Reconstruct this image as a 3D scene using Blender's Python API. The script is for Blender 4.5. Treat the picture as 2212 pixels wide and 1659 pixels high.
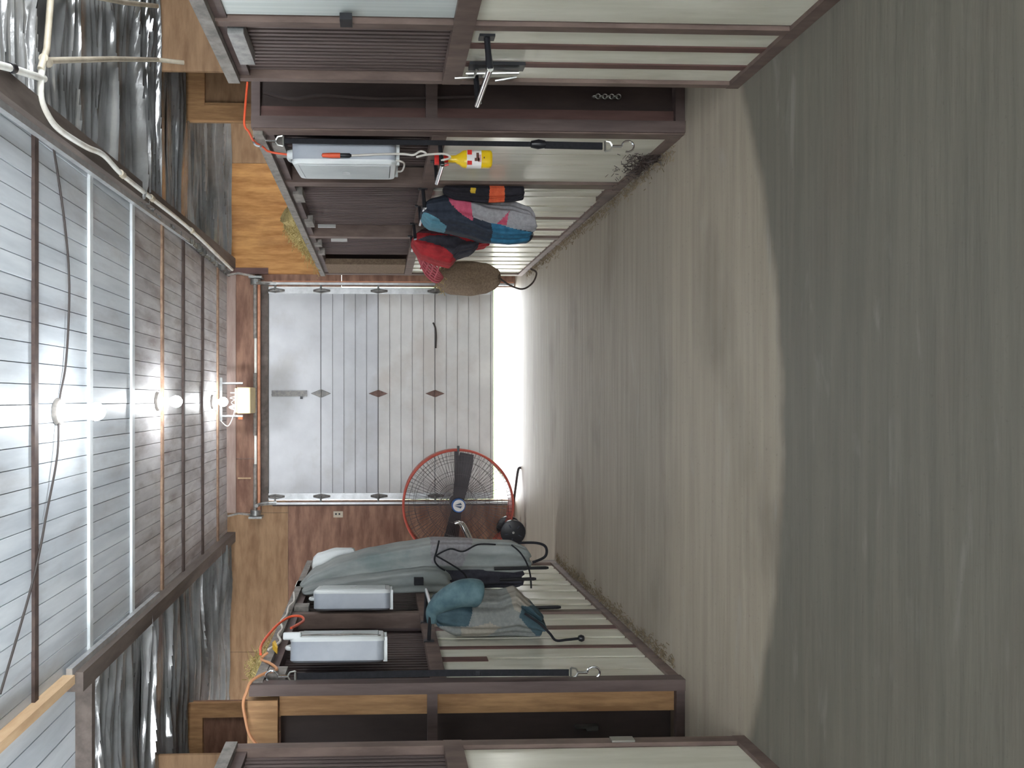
import bpy, bmesh, math, random
from mathutils import Vector, Matrix
random.seed(7)
S = bpy.context.scene
for o in list(bpy.data.objects): bpy.data.objects.remove(o)
COL = S.collection
PI = math.pi
R = math.radians

# ---------------------------------------------------------------- camera
# Phone held on its side: the picture's left edge is the world's up.
pitch = R(2.0)
cam_d = bpy.data.cameras.new('camera'); cam = bpy.data.objects.new('camera', cam_d); COL.objects.link(cam)
cam_d.sensor_fit = 'HORIZONTAL'; cam_d.sensor_width = 36.0
cam_d.lens = 1660 / 2212 * 36.0
cam_d.shift_x = 228 / 2212; cam_d.shift_y = 32.5 / 2212
cam_d.clip_start = 0.05; cam_d.clip_end = 200
ax = Vector((0, -math.sin(pitch), -math.cos(pitch)))
ay = Vector((1, 0, 0))
az = -Vector((0, math.cos(pitch), -math.sin(pitch)))
cam.matrix_world = Matrix(((ax.x, ay.x, az.x, 0), (ax.y, ay.y, az.y, 0), (ax.z, ay.z, az.z, 1.6), (0, 0, 0, 1)))
S.camera = cam

# ---------------------------------------------------------------- sky, exposure
w = bpy.data.worlds.new('sky'); S.world = w; w.use_nodes = True
bg = w.node_tree.nodes['Background']; bg.inputs[0].default_value = (0.93, 0.97, 1.0, 1); bg.inputs[1].default_value = 13.0
S.view_settings.view_transform = 'Standard'; S.view_settings.look = 'None'
S.view_settings.gamma = 1; S.view_settings.exposure = 0.5; S.view_settings.use_curve_mapping = False
BULB = 145.0

# ---------------------------------------------------------------- materials
def sc(r, g, b):
    f = lambda c: (c/255/12.92) if c/255 <= 0.04045 else ((c/255+0.055)/1.055)**2.4
    return (f(r), f(g), f(b), 1)
M = {}
def mat(name, c1, c2=None, scale=(6, 6, 6), rough=0.6, metal=0.0, bump=0.0, c3=None, scale3=(1, 1, 1), mix3=0.5,
        rand=0.0, detail=5, lo=0.35, hi=0.65, spec=0.4, lo3=0.5, hi3=0.65, coat=0.0, bscale=None):
    m = bpy.data.materials.new(name); m.use_nodes = True; nt = m.node_tree; N = nt.nodes; L = nt.links
    b = N['Principled BSDF']; b.inputs['Roughness'].default_value = rough; b.inputs['Metallic'].default_value = metal
    b.inputs['Specular IOR Level'].default_value = spec
    if coat: b.inputs['Coat Weight'].default_value = coat; b.inputs['Coat Roughness'].default_value = 0.15
    tc = N.new('ShaderNodeNewGeometry')
    def noise(scl, det):
        mp = N.new('ShaderNodeMapping'); mp.inputs['Scale'].default_value = scl; L.new(tc.outputs['Position'], mp.inputs[0])
        n = N.new('ShaderNodeTexNoise'); n.inputs['Scale'].default_value = 1; n.inputs['Detail'].default_value = det
        n.inputs['Roughness'].default_value = 0.6
        L.new(mp.outputs[0], n.inputs['Vector']); return n
    col = None
    if c2 is not None:
        n = noise(scale, detail); r = N.new('ShaderNodeValToRGB')
        r.color_ramp.elements[0].position = lo; r.color_ramp.elements[1].position = hi
        r.color_ramp.elements[0].color = c1; r.color_ramp.elements[1].color = c2
        L.new(n.outputs['Fac'], r.inputs[0]); col = r.outputs[0]
    else:
        rgb = N.new('ShaderNodeRGB'); rgb.outputs[0].default_value = c1; col = rgb.outputs[0]
    if c3 is not None:
        n3 = noise(scale3, 6); mr = N.new('ShaderNodeMapRange'); mr.inputs[1].default_value = lo3; mr.inputs[2].default_value = hi3
        mr.inputs[4].default_value = mix3; L.new(n3.outputs['Fac'], mr.inputs[0])
        mx = N.new('ShaderNodeMix'); mx.data_type = 'RGBA'; L.new(mr.outputs[0], mx.inputs[0]); L.new(col, mx.inputs[6]); mx.inputs[7].default_value = c3
        col = mx.outputs[2]
    if rand:
        oi = N.new('ShaderNodeObjectInfo'); mr = N.new('ShaderNodeMapRange'); mr.inputs[3].default_value = 1 - rand; mr.inputs[4].default_value = 1 + rand
        L.new(oi.outputs['Random'], mr.inputs[0]); hs = N.new('ShaderNodeHueSaturation'); L.new(mr.outputs[0], hs.inputs['Value']); L.new(col, hs.inputs['Color'])
        col = hs.outputs[0]
    L.new(col, b.inputs['Base Color'])
    if bump:
        nb = noise(bscale or tuple(s*3 for s in scale), 6); bp = N.new('ShaderNodeBump'); bp.inputs['Strength'].default_value = bump; bp.inputs['Distance'].default_value = 0.01
        L.new(nb.outputs['Fac'], bp.inputs['Height']); L.new(bp.outputs[0], b.inputs['Normal'])
    M[name] = m; return m

mat('ceil_plank', sc(180, 187, 194), sc(204, 210, 215), (9, 1.2, 9), 0.42, 0.0, 0.03, c3=sc(120, 105, 98), scale3=(3, 0.9, 3), mix3=0.5, rand=0.05, lo3=0.54, hi3=0.78)
mat('ceil_plank_aged', sc(168, 165, 167), sc(194, 192, 192), (12, 2.5, 9), 0.5, 0.0, 0.03, c3=sc(105, 82, 70), scale3=(7, 2.2, 3), mix3=0.55, rand=0.08, lo3=0.48, hi3=0.7)
mat('dark_void', sc(40, 36, 34), rough=0.9)
mat('batten_dark', sc(62, 50, 48), sc(82, 68, 62), (20, 20, 20), 0.7)
mat('batten_white', sc(196, 202, 205), sc(214, 218, 220), (10, 10, 10), 0.5)
mat('batten_rust', sc(120, 92, 76), sc(160, 134, 112), (15, 15, 15), 0.6)
mat('ply_gold', sc(150, 100, 52), sc(196, 146, 88), (18, 18, 2.5), 0.6, bump=0.05, c3=sc(120, 76, 46), scale3=(4, 4, 1.2), mix3=0.55)
mat('ply_red', sc(104, 72, 58), sc(142, 107, 88), (3, 10, 14), 0.6, bump=0.05, c3=sc(92, 56, 44), scale3=(1.5, 3, 5), mix3=0.6)
mat('ply_tan', sc(128, 99, 72), sc(154, 123, 93), (3, 3, 16), 0.65, bump=0.05, c3=sc(112, 80, 54), scale3=(2, 2, 6), mix3=0.5)
mat('lumber', sc(150, 112, 76), sc(184, 144, 102), (30, 30, 3), 0.65, bump=0.05, c3=sc(112, 78, 52), scale3=(9, 9, 2), mix3=0.5)
mat('lumber_pink', sc(140, 118, 110), sc(160, 140, 132), (3, 9, 20), 0.65)
mat('brown', sc(80, 67, 65), sc(100, 85, 81), (18, 18, 2.5), 0.55, bump=0.05, rand=0.06)
mat('brown_light', sc(92, 76, 70), sc(118, 100, 92), (14, 14, 4), 0.6, bump=0.05, rand=0.05)
mat('brown_red', sc(88, 62, 59), sc(108, 80, 74), (16, 16, 2.5), 0.55, bump=0.04, rand=0.05)
mat('grille_brown', sc(94, 82, 80), sc(112, 98, 95), (18, 18, 2.5), 0.55)
mat('void_board', sc(62, 53, 51), sc(76, 65, 62), (8, 8, 2), 0.7)
mat('door_seam', sc(118, 118, 120), rough=0.7)
mat('brown_deep', sc(56, 46, 44), sc(70, 58, 55), (10, 10, 3), 0.6)
mat('white_board', sc(210, 207, 190), sc(234, 231, 217), (10, 10, 1.3), 0.28, bump=0.04, c3=sc(150, 132, 100), scale3=(5, 5, 1.1), mix3=0.55, rand=0.03, lo3=0.56, hi3=0.8, coat=0.5)
mat('white_metal', sc(200, 208, 206), sc(216, 222, 220), (4, 60, 1), 0.3, bump=0.03)
mat('galv', sc(138, 140, 140), sc(172, 174, 172), (22, 22, 22), 0.38, 0.75)
mat('galv_dull', sc(112, 108, 104), sc(150, 144, 138), (18, 18, 18), 0.6, 0.3)
mat('door_panel', sc(184, 186, 191), sc(198, 200, 204), (2.5, 2.5, 2.5), 0.5, c3=sc(165, 163, 160), scale3=(1.3, 1, 1.6), mix3=0.5)
mat('door_panel_low', sc(192, 191, 190), sc(206, 205, 203), (2.5, 2.5, 2.5), 0.5, c3=sc(178, 168, 160), scale3=(1.3, 1, 1.6), mix3=0.5)
mat('hinge', sc(100, 100, 100), sc(128, 124, 120), (30, 30, 30), 0.5, 0.6)
mat('hinge_rust', sc(92, 72, 68), sc(120, 96, 88), (30, 30, 30), 0.6, 0.4)
mat('track', sc(176, 178, 180), sc(200, 202, 204), (12, 12, 12), 0.35, 0.6)
mat('copper', sc(176, 122, 96), sc(200, 146, 118), (12, 12, 12), 0.45, 0.3)
mat('pvc', sc(196, 196, 190), sc(222, 222, 216), (9, 9, 9), 0.3, c3=sc(150, 132, 106), scale3=(3, 3, 3), mix3=0.4)
mat('pvc_aged', sc(168, 158, 140), sc(192, 184, 166), (9, 9, 9), 0.45)
mat('foil', sc(138, 139, 139), sc(166, 167, 167), (3, 5, 3), 0.13, 0.55, 0.2, c3=sc(112, 110, 106), scale3=(2, 3, 2), mix3=0.6, bscale=(4, 26, 8))
mat('beam', sc(74, 66, 62), sc(100, 90, 84), (10, 2, 10), 0.7)
mat('beam_wood', sc(176, 146, 114), sc(200, 172, 138), (14, 3, 14), 0.6)
mat('orange_cord', sc(214, 86, 52), rough=0.45)
mat('peach_cord', sc(196, 138, 98), rough=0.5)
mat('white_cord', sc(205, 200, 192), rough=0.45)
mat('black_cable', sc(60, 54, 52), rough=0.6)
mat('fan_white', sc(152, 158, 168), sc(168, 174, 182), (4, 4, 4), 0.4)
mat('fan_bezel', sc(202, 207, 208), sc(214, 218, 218), (4, 4, 4), 0.35)
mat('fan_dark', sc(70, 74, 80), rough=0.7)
mat('black_plastic', sc(26, 27, 32), sc(34, 35, 40), (20, 20, 20), 0.38)
mat('black_strap', sc(22, 23, 28), sc(32, 32, 38), (60, 60, 60), 0.8)
mat('chrome', sc(225, 228, 230), rough=0.12, metal=1.0)
mat('steel', sc(190, 190, 186), rough=0.28, metal=0.9)
mat('chaff', sc(112, 98, 78), sc(140, 124, 98), (40, 40, 40), 0.95)
mat('hay', sc(150, 132, 84), sc(198, 180, 122), (40, 40, 40), 0.9)
mat('burlap', sc(104, 88, 74), sc(132, 114, 96), (70, 70, 70), 0.95, bump=0.3)
mat('net_red', sc(172, 82, 92), rough=0.8)
mat('navy', sc(30, 36, 48), sc(42, 50, 64), (30, 30, 30), 0.85, bump=0.15)
mat('black_cloth', sc(26, 25, 32), sc(38, 36, 44), (30, 30, 30), 0.9, bump=0.15)
mat('pink', sc(160, 60, 84), sc(184, 84, 108), (25, 25, 25), 0.85, bump=0.1)
mat('grey_cloth', sc(132, 130, 134), sc(152, 150, 154), (40, 40, 40), 0.9, bump=0.15)
mat('blue_cloth', sc(32, 86, 116), sc(46, 108, 140), (25, 25, 25), 0.8, bump=0.1)
mat('cyan_cloth', sc(74, 122, 140), sc(92, 142, 158), (25, 25, 25), 0.8)
mat('orange_cloth', sc(186, 76, 44), sc(206, 96, 60), (25, 25, 25), 0.8)
mat('yellow_cloth', sc(206, 172, 52), rough=0.7)
mat('red_cloth', sc(140, 28, 36), sc(178, 46, 52), (14, 14, 14), 0.8, bump=0.1)
mat('dark_red', sc(58, 30, 38), sc(84, 40, 48), (14, 14, 14), 0.85, bump=0.1)
mat('charcoal', sc(50, 50, 60), sc(66, 66, 76), (20, 20, 20), 0.85, bump=0.1)
mat('silver_blanket', sc(126, 132, 132), sc(156, 160, 158), (5, 5, 2), 0.75, bump=0.15, c3=sc(92, 112, 114), scale3=(2, 2, 1.5), mix3=0.6)
mat('grey_mesh', sc(110, 113, 112), sc(126, 128, 125), (40, 40, 40), 0.85, bump=0.15)
mat('tan_mesh', sc(132, 127, 118), sc(146, 140, 130), (40, 40, 40), 0.85, bump=0.1)
mat('teal', sc(66, 92, 100), sc(94, 120, 126), (12, 12, 12), 0.7, bump=0.1)
mat('teal_dark', sc(44, 66, 76), sc(66, 88, 96), (12, 12, 12), 0.75, bump=0.1)
mat('bottle_yellow', sc(226, 186, 22), sc(236, 200, 40), (5, 5, 5), 0.3)
mat('nozzle_red', sc(206, 40, 34), rough=0.35)
mat('label_white', sc(228, 224, 222), rough=0.5)
mat('label_brown', sc(92, 58, 46), rough=0.5)
mat('label_pink', sc(206, 160, 158), rough=0.5)
mat('fan_red', sc(178, 80, 68), sc(192, 94, 80), (8, 8, 8), 0.4)
mat('blade', sc(62, 58, 62), sc(76, 72, 76), (6, 6, 6), 0.5)
mat('guard_wire', sc(84, 78, 80), rough=0.5, metal=0.3)
mat('logo_blue', sc(40, 92, 160), rough=0.4)
mat('logo_ink', sc(52, 74, 104), rough=0.4)
mat('porcelain', sc(206, 198, 178), rough=0.35)
mat('opener_case', sc(196, 176, 132), sc(206, 190, 150), (6, 6, 6), 0.5)
mat('outlet', sc(178, 166, 150), rough=0.5)
mat('yellow_plug', sc(214, 170, 50), rough=0.4)
mat('outer_wall', sc(112, 110, 106), sc(130, 128, 124), (4, 4, 2), 0.8)
mat('glass', sc(230, 235, 238), rough=0.05)
mat('apron', sc(176, 172, 164), sc(196, 192, 186), (3, 3, 3), 0.9)
mat('grass', sc(86, 120, 52), sc(118, 150, 70), (30, 30, 30), 0.95)
mat('roof', sc(70, 66, 62), rough=0.9)
g = M['glass'].node_tree.nodes['Principled BSDF']; g.inputs['Transmission Weight'].default_value = 1.0

def emis(name, col, s):
    m = bpy.data.materials.new(name); m.use_nodes = True; b = m.node_tree.nodes['Principled BSDF']
    b.inputs['Emission Color'].default_value = col; b.inputs['Emission Strength'].default_value = s; b.inputs['Base Color'].default_value = (1, 1, 1, 1); M[name] = m
emis('bulb_glow', (0.93, 0.97, 1.0, 1), BULB)

# concrete floor: swept across the aisle, darker worn zone near the camera, stains
def floor_mat():
    m = bpy.data.materials.new('concrete'); m.use_nodes = True; nt = m.node_tree; N = nt.nodes; L = nt.links
    b = N['Principled BSDF']; b.inputs['Roughness'].default_value = 0.62; b.inputs['Specular IOR Level'].default_value = 0.35
    ge = N.new('ShaderNodeNewGeometry'); sp = N.new('ShaderNodeSeparateXYZ'); L.new(ge.outputs['Position'], sp.inputs[0])
    def noise(scl, det=5, dist=0.0):
        mp = N.new('ShaderNodeMapping'); mp.inputs['Scale'].default_value = scl; L.new(ge.outputs['Position'], mp.inputs[0])
        n = N.new('ShaderNodeTexNoise'); n.inputs['Scale'].default_value = 1; n.inputs['Detail'].default_value = det; n.inputs['Distortion'].default_value = dist
        L.new(mp.outputs[0], n.inputs['Vector']); return n.outputs['Fac']
    def math_(op, a, bb, c=None):
        n = N.new('ShaderNodeMath'); n.operation = op
        for i, v in enumerate((a, bb, c)):
            if v is None: continue
            if isinstance(v, (int, float)): n.inputs[i].default_value = v
            else: L.new(v, n.inputs[i])
        return n.outputs[0]
    def mrange(v, a, c, lo=0, hi=1):
        n = N.new('ShaderNodeMapRange'); n.interpolation_type = 'SMOOTHSTEP'; L.new(v, n.inputs[0])
        n.inputs[1].default_value = a; n.inputs[2].default_value = c; n.inputs[3].default_value = lo; n.inputs[4].default_value = hi; return n.outputs[0]
    def mix(fac, a, bb):
        n = N.new('ShaderNodeMix'); n.data_type = 'RGBA'; L.new(fac, n.inputs[0])
        for i, v in ((6, a), (7, bb)):
            if isinstance(v, tuple): n.inputs[i].default_value = v
            else: L.new(v, n.inputs[i])
        return n.outputs[2]
    streak = noise((1.0, 20, 1), 6); broad = noise((0.9, 2.2, 1), 4, 0.4); fine = noise((60, 60, 60), 3)
    pale = mix(mrange(streak, 0.3, 0.7), sc(160, 149, 133), sc(172, 161, 145))
    dark = mix(mrange(streak, 0.3, 0.7), sc(110, 106, 96), sc(121, 116, 105))
    mid = mix(mrange(streak, 0.3, 0.7), sc(146, 137, 124), sc(160, 150, 137))
    # worn zone boundary, bowed towards the camera at mid-aisle
    x2 = math_('MULTIPLY', math_('ADD', sp.outputs[0], 0.15), math_('ADD', sp.outputs[0], 0.15))
    yb = math_('ADD', math_('MULTIPLY', x2, 0.15), 2.99)
    wob = math_('MULTIPLY', math_('SUBTRACT', noise((3, 3, 1), 4), 0.5), 0.10)
    d = math_('ADD', math_('SUBTRACT', sp.outputs[1], yb), wob)
    band = mrange(d, -0.03, 0.05)
    beyond = mrange(math_('ADD', math_('SUBTRACT', sp.outputs[1], 4.15), math_('MULTIPLY', wob, 3)), -0.15, 0.25)
    c = mix(band, dark, pale); c = mix(beyond, c, mid)
    c = mix(mrange(broad, 0.52, 0.75, 0, 0.5), c, sc(112, 102, 92))
    c = mix(mrange(noise((2.2, 9, 1), 5, 0.6), 0.6, 0.75, 0, 0.25), c, sc(176, 172, 166))
    c = mix(mrange(fine, 0.62, 0.75, 0, 0.3), c, sc(90, 84, 76))
    L.new(c, b.inputs['Base Color'])
    bp = N.new('ShaderNodeBump'); bp.inputs['Strength'].default_value = 0.35; bp.inputs['Distance'].default_value = 0.008
    L.new(noise((2.5, 34, 1), 3), bp.inputs['Height']); L.new(bp.outputs[0], b.inputs['Normal'])
    M['concrete'] = m
floor_mat()

# ---------------------------------------------------------------- mesh helpers
class MB:
    def __init__(s): s.v = []; s.f = []
    def add(s, vs, fs):
        k = len(s.v); s.v += [tuple(v) for v in vs]; s.f += [tuple(i+k for i in f) for f in fs]; return s
    def box(s, a, b):
        x0, y0, z0 = (min(a[i], b[i]) for i in range(3)); x1, y1, z1 = (max(a[i], b[i]) for i in range(3))
        return s.add([(x0,y0,z0),(x1,y0,z0),(x1,y1,z0),(x0,y1,z0),(x0,y0,z1),(x1,y0,z1),(x1,y1,z1),(x0,y1,z1)],
                     [(0,3,2,1),(4,5,6,7),(0,1,5,4),(1,2,6,5),(2,3,7,6),(3,0,4,7)])
    def hexa(s, p):   # eight corners, lower four counter-clockwise then the upper four
        return s.add(p, [(0,3,2,1),(4,5,6,7),(0,1,5,4),(1,2,6,5),(2,3,7,6),(3,0,4,7)])
    def loft(s, rings, caps=True, closed=True):
        n = len(rings[0]); vs = [p for r in rings for p in r]; fs = []
        for i in range(len(rings)-1):
            for j in range(n if closed else n-1):
                a = i*n+j; b = i*n+(j+1) % n; fs.append((a, b, b+n, a+n))
        if caps: fs.append(tuple(range(n-1, -1, -1))); k = (len(rings)-1)*n; fs.append(tuple(range(k, k+n)))
        return s.add(vs, fs)
    def tube(s, pts, r, n=8, caps=True):
        P = [Vector(p) for p in pts]; rings = []; up = None
        for i, p in enumerate(P):
            d = (P[min(i+1, len(P)-1)] - P[max(i-1, 0)]).normalized()
            if up is None:
                up = d.orthogonal().normalized()
            else:
                up = (up - d*up.dot(d));  up = up.normalized() if up.length > 1e-6 else d.orthogonal().normalized()
            q = d.cross(up); rr = r[i] if isinstance(r, (list, tuple)) else r
            rings.append([p + up*math.cos(2*PI*k/n)*rr + q*math.sin(2*PI*k/n)*rr for k in range(n)])
        return s.loft(rings, caps)
    def lathe(s, prof, c, axis='z', n=20):
        rings = []
        for r, h in prof:
            ring = []
            for k in range(n):
                a = 2*PI*k/n; u, v = r*math.cos(a), r*math.sin(a)
                ring.append({'z': (c[0]+u, c[1]+v, c[2]+h), 'y': (c[0]+u, c[1]+h, c[2]+v), 'x': (c[0]+h, c[1]+u, c[2]+v)}[axis])
            rings.append(ring)
        return s.loft(rings)
    def torus(s, c, Rr, r, axis='y', n=40, m=8, a0=0.0, a1=2*PI):
        full = abs(a1-a0-2*PI) < 1e-6; pts = []; cnt = n if full else n+1
        for i in range(cnt):
            a = a0+(a1-a0)*i/n; ca, sa = math.cos(a), math.sin(a)
            ring = []
            for j in range(m):
                b = 2*PI*j/m; q = Rr+r*math.cos(b); h = r*math.sin(b)
                ring.append({'y': (c[0]+q*ca, c[1]+h, c[2]+q*sa), 'z': (c[0]+q*ca, c[1]+q*sa, c[2]+h), 'x': (c[0]+h, c[1]+q*ca, c[2]+q*sa)}[axis])
            pts.append(ring)
        if full: pts.append(pts[0])
        return s.loft(pts, caps=not full)
def spline(pts, n=8):
    P = [Vector(p) for p in pts]; out = []
    for i in range(len(P)-1):
        p0, p1, p2, p3 = P[max(i-1, 0)], P[i], P[i+1], P[min(i+2, len(P)-1)]
        for k in range(n):
            t = k/n
            out.append(0.5*((2*p1)+(-p0+p2)*t+(2*p0-5*p1+4*p2-p3)*t*t+(-p0+3*p1-3*p2+p3)*t**3))
    out.append(P[-1]); return out

ORG = {}
def build(mb, name, m, parent=None, smooth=False, bevel=0.0):
    off = ORG.get(parent.name, (0, 0, 0)) if parent else (0, 0, 0)
    me = bpy.data.meshes.new(name); me.from_pydata([(v[0]-off[0], v[1]-off[1], v[2]-off[2]) for v in mb.v], [], mb.f)
    bm = bmesh.new(); bm.from_mesh(me); bmesh.ops.remove_doubles(bm, verts=bm.verts, dist=1e-5); bmesh.ops.recalc_face_normals(bm, faces=bm.faces)
    bm.to_mesh(me); bm.free()
    me.materials.append(M[m])
    if smooth:
        for p in me.polygons: p.use_smooth = True
        try: me.set_sharp_from_angle(angle=R(40))
        except Exception: pass
    o = bpy.data.objects.new(name, me); COL.objects.link(o)
    if parent: o.parent = parent; ORG[o.name] = off
    if bevel:
        b = o.modifiers.new('bevel', 'BEVEL'); b.width = bevel; b.segments = 2; b.limit_method = 'ANGLE'
    return o
def tag(o, label, cat, group=None, kind=None):
    if label: o['label'] = label
    if cat: o['category'] = cat
    if group: o['group'] = group
    if kind: o['kind'] = kind
    return o
def root(name, label, cat, loc, group=None, rotz=None, kind=None):
    o = bpy.data.objects.new(name, None); COL.objects.link(o); o.location = loc; o.empty_display_size = 0.1
    if rotz is not None: o.rotation_euler = (0, 0, rotz); ORG[o.name] = (0, 0, 0)
    else: ORG[o.name] = tuple(loc)
    return tag(o, label, cat, group, kind)
def struct(name, label=None, loc=(0, 0, 0)):
    o = bpy.data.objects.new(name, None); COL.objects.link(o); o.location = loc; ORG[o.name] = tuple(loc); o['kind'] = 'structure'
    o['label'] = label or name; o['category'] = name.split('_')[0]
    return o
def inst(o, d, parent=None):
    c = o.copy(); COL.objects.link(c); c.parent = parent or o.parent; c.location = (o.location[0]+d[0], o.location[1]+d[1], o.location[2]+d[2])
    ORG[c.name] = ORG.get(o.name, (0, 0, 0)); return c
B = lambda a, b: MB().box(a, b)

# ================================================================ SETTING
XR, XL = 1.40, -1.49          # stall front planes
ZC = 3.38; YF = 9.03          # ceiling height, far wall
o = build(B((-4.7, -6.1, -0.12), (4.7, YF+0.12, 0)), 'floor', 'concrete'); tag(o, 'swept grey concrete barn aisle floor', 'floor', kind='structure')
o = build(B((-30, YF+0.12, -0.14), (30, 10.85, -0.03)), 'apron', 'apron'); tag(o, 'pale concrete apron outside the overhead door', 'ground', kind='structure')
o = build(B((-30, 10.85, -0.16), (30, 60, -0.035)), 'lawn', 'grass'); tag(o, 'green grass beyond the concrete apron', 'ground', kind='structure')

# ceiling over the aisle: planks between cross battens
ceil = struct('ceiling', 'white plank ceiling over the aisle with cross battens')
build(B((-1.62, -6.0, ZC+0.012), (1.56, YF, ZC+0.06)), 'backing', 'dark_void', ceil)
build(B((-4.6, -6.0, ZC+0.012), (-1.60, 4.60, ZC+0.06)), 'backing', 'dark_void', ceil)
BY = [2.50, 3.25, 4.007, 4.758, 5.56, 6.316, 6.99, 7.746, 8.465, YF]
pw = 0.1052; npk = 30; x0 = -1.60
for k in range(len(BY)-1):
    m = 'ceil_plank' if k < 4 else 'ceil_plank_aged'
    y0, y1 = BY[k], BY[k+1]
    src = None; sh = random.uniform(-0.02, 0.0)
    for i in range(npk):
        if src is None:
            mb = MB(); g_ = 0.0026
            mb.hexa([(x0+sh+g_, y0, ZC-0.004), (x0+sh+pw-g_, y0, ZC-0.004), (x0+sh+pw-g_, y1, ZC-0.004), (x0+sh+g_, y1, ZC-0.004),
                     (x0+sh, y0, ZC+0.014), (x0+sh+pw, y0, ZC+0.014), (x0+sh+pw, y1, ZC+0.014), (x0+sh, y1, ZC+0.014)])
            src = build(mb, 'plank', m, ceil)
        else: inst(src, (pw*i, 0, random.uniform(-0.002, 0.002)))
src = build(B((-1.76+0.004, 2.5, ZC-0.004), (-1.76+0.146, 4.60, ZC+0.014)), 'plank', 'ceil_plank', ceil)
for i in range(1, 17): inst(src, (-0.15*i, 0, random.uniform(-0.002, 0.002)))
mb = MB()
for i in range(30): mb.box((x0+pw*i+0.004, -5.9, ZC-0.004), (x0+pw*(i+1)-0.004, 2.49, ZC+0.014))
tag(build(mb, 'plank_run', 'ceil_plank', ceil), None, None, kind='stuff')
for k, m, wd in ((1, 'batten_dark', 0.04), (2, 'batten_dark', 0.045), (3, 'batten_white', 0.05), (4, 'batten_white', 0.055), (5, 'batten_rust', 0.05), (6, 'batten_dark', 0.05), (7, 'batten_dark', 0.05), (8, 'batten_rust', 0.06)):
    build(B((-1.57, BY[k]-wd/2, ZC-0.022), (1.50, BY[k]+wd/2, ZC-0.004)), 'batten', m, ceil)

# edge beams
def skew(xa, xb, wd, y0, y1, z0, z1):
    return MB().hexa([(xa, y0, z0), (xa+wd, y0, z0), (xb+wd, y1, z0), (xb, y1, z0), (xa, y0, z1), (xa+wd, y0, z1), (xb+wd, y1, z1), (xb, y1, z1)])
t = struct('trim_1', 'dark beam with metal edge strip along the right ceiling edge')
build(skew(1.36, 1.52, 0.12, 3.4, YF, ZC-0.10, ZC-0.005), 'beam', 'beam', t)
build(skew(1.275, 1.36, 0.12, 0.5, 3.4, ZC-0.10, ZC-0.005), 'beam', 'beam', t)
build(skew(1.29, 1.485, 0.045, 2.2, YF-0.02, ZC-0.055, ZC-0.02), 'edge_strip', 'track', t)
t = struct('trim_2', 'dark and raw wood beam along the left ceiling edge')
build(B((-1.66, 4.42, ZC-0.10), (-1.55, YF, ZC-0.005)), 'beam', 'beam', t)
build(B((-1.60, 2.0, ZC-0.07), (-1.55, 4.38, ZC-0.005)), 'board', 'beam_wood', t)
build(B((-1.555, 4.38, ZC-0.055), (-1.515, 6.1, ZC-0.02)), 'edge_strip', 'track', t)

# roof slab above everything
o = build(B((-4.8, -6.2, ZC+0.16), (4.8, YF+0.2, ZC+0.24)), 'roof', 'roof'); tag(o, 'dark roof deck above the foil', 'roof', kind='structure')

# outer walls, unseen windows sized to streak the foil, back wall with open doorway
def wall_x(name, X, th, wins, label):
    s = struct(name, label); ys = [-6.1]
    for a, b in wins: ys += [a, b]
    ys.append(YF+0.1)
    for i in range(len(ys)-1):
        if i % 2 == 0: build(B((X, ys[i], 0), (X+th, ys[i+1], ZC+0.16)), 'panel', 'outer_wall', s)
        else:
            build(B((X, ys[i], 0), (X+th, ys[i+1], 0.9)), 'panel', 'outer_wall', s); build(B((X, ys[i], 2.95), (X+th, ys[i+1], ZC+0.16)), 'panel', 'outer_wall', s)
    return s
wall_x('wall_right', 4.6, 0.1, [(-2.5, 3.2), (7.5, 8.4)], 'grey outer wall with unseen windows behind the right stalls')
wall_x('wall_left', -4.7, 0.1, [(-2.5, 3.2), (7.5, 8.4)], 'grey outer wall with unseen windows behind the left stalls')
s = struct('wall_back', 'wall behind the viewer with an open doorway')
build(B((-4.7, -6.1, 0), (-1.5, -6.0, ZC+0.16)), 'panel', 'outer_wall', s); build(B((1.5, -6.1, 0), (4.7, -6.0, ZC+0.16)), 'panel', 'outer_wall', s)
build(B((-1.5, -6.1, 3.1), (1.5, -6.0, ZC+0.16)), 'panel', 'outer_wall', s)

# far wall
s = struct('wall_far', 'far end wall of plywood sheets around the overhead door')
yb = YF
def sheet(x0_, x1_, z0_, z1_, m, d=0.0, name='plywood_sheet'): return build(B((x0_, yb-d, z0_), (x1_, yb+0.08, z1_)), name, m, s)
sheet(1.46, 2.75, 2.05, ZC+0.15, 'ply_gold'); sheet(2.755, 4.6, 0, ZC+0.15, 'ply_tan'); sheet(1.322, 2.75, 0, 2.045, 'ply_red')
sheet(-2.95, -1.33, 2.672, ZC+0.15, 'ply_tan', 0.0); sheet(-2.95, -1.19, 0, 2.668, 'ply_red'); sheet(-4.6, -2.955, 0, ZC+0.15, 'ply_tan')
sheet(-0.695, 1.455, 3.055, 3.27, 'ply_red', 0.012); sheet(-1.325, -0.70, 3.055, 3.27, 'ply_red', 0.004)
sheet(-1.325, 1.455, 3.272, ZC+0.15, 'lumber_pink', 0.03, 'header_board')
sheet(1.46, 1.53, 2.9, ZC-0.01, 'brown_red', 0.02, 'post_strip')
sheet(-1.325, 1.455, 2.985, 3.052, 'brown_deep', 0.0, 'header_board'); sheet(1.318, 1.458, 2.05, 3.05, 'ply_red', 0.0, 'jamb_board')
sheet(-1.325, -1.19, 2.672, 2.98, 'ply_tan', 0.0, 'jamb_board')
build(B((-1.21, yb-0.01, 2.90), (1.33, yb+0.05, 2.983)), 'weather_strip', 'beam', s)
build(B((-0.93, yb-0.02, 3.10), (-0.915, yb, 3.25)), 'peeled_strip', 'beam_wood', s)

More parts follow.
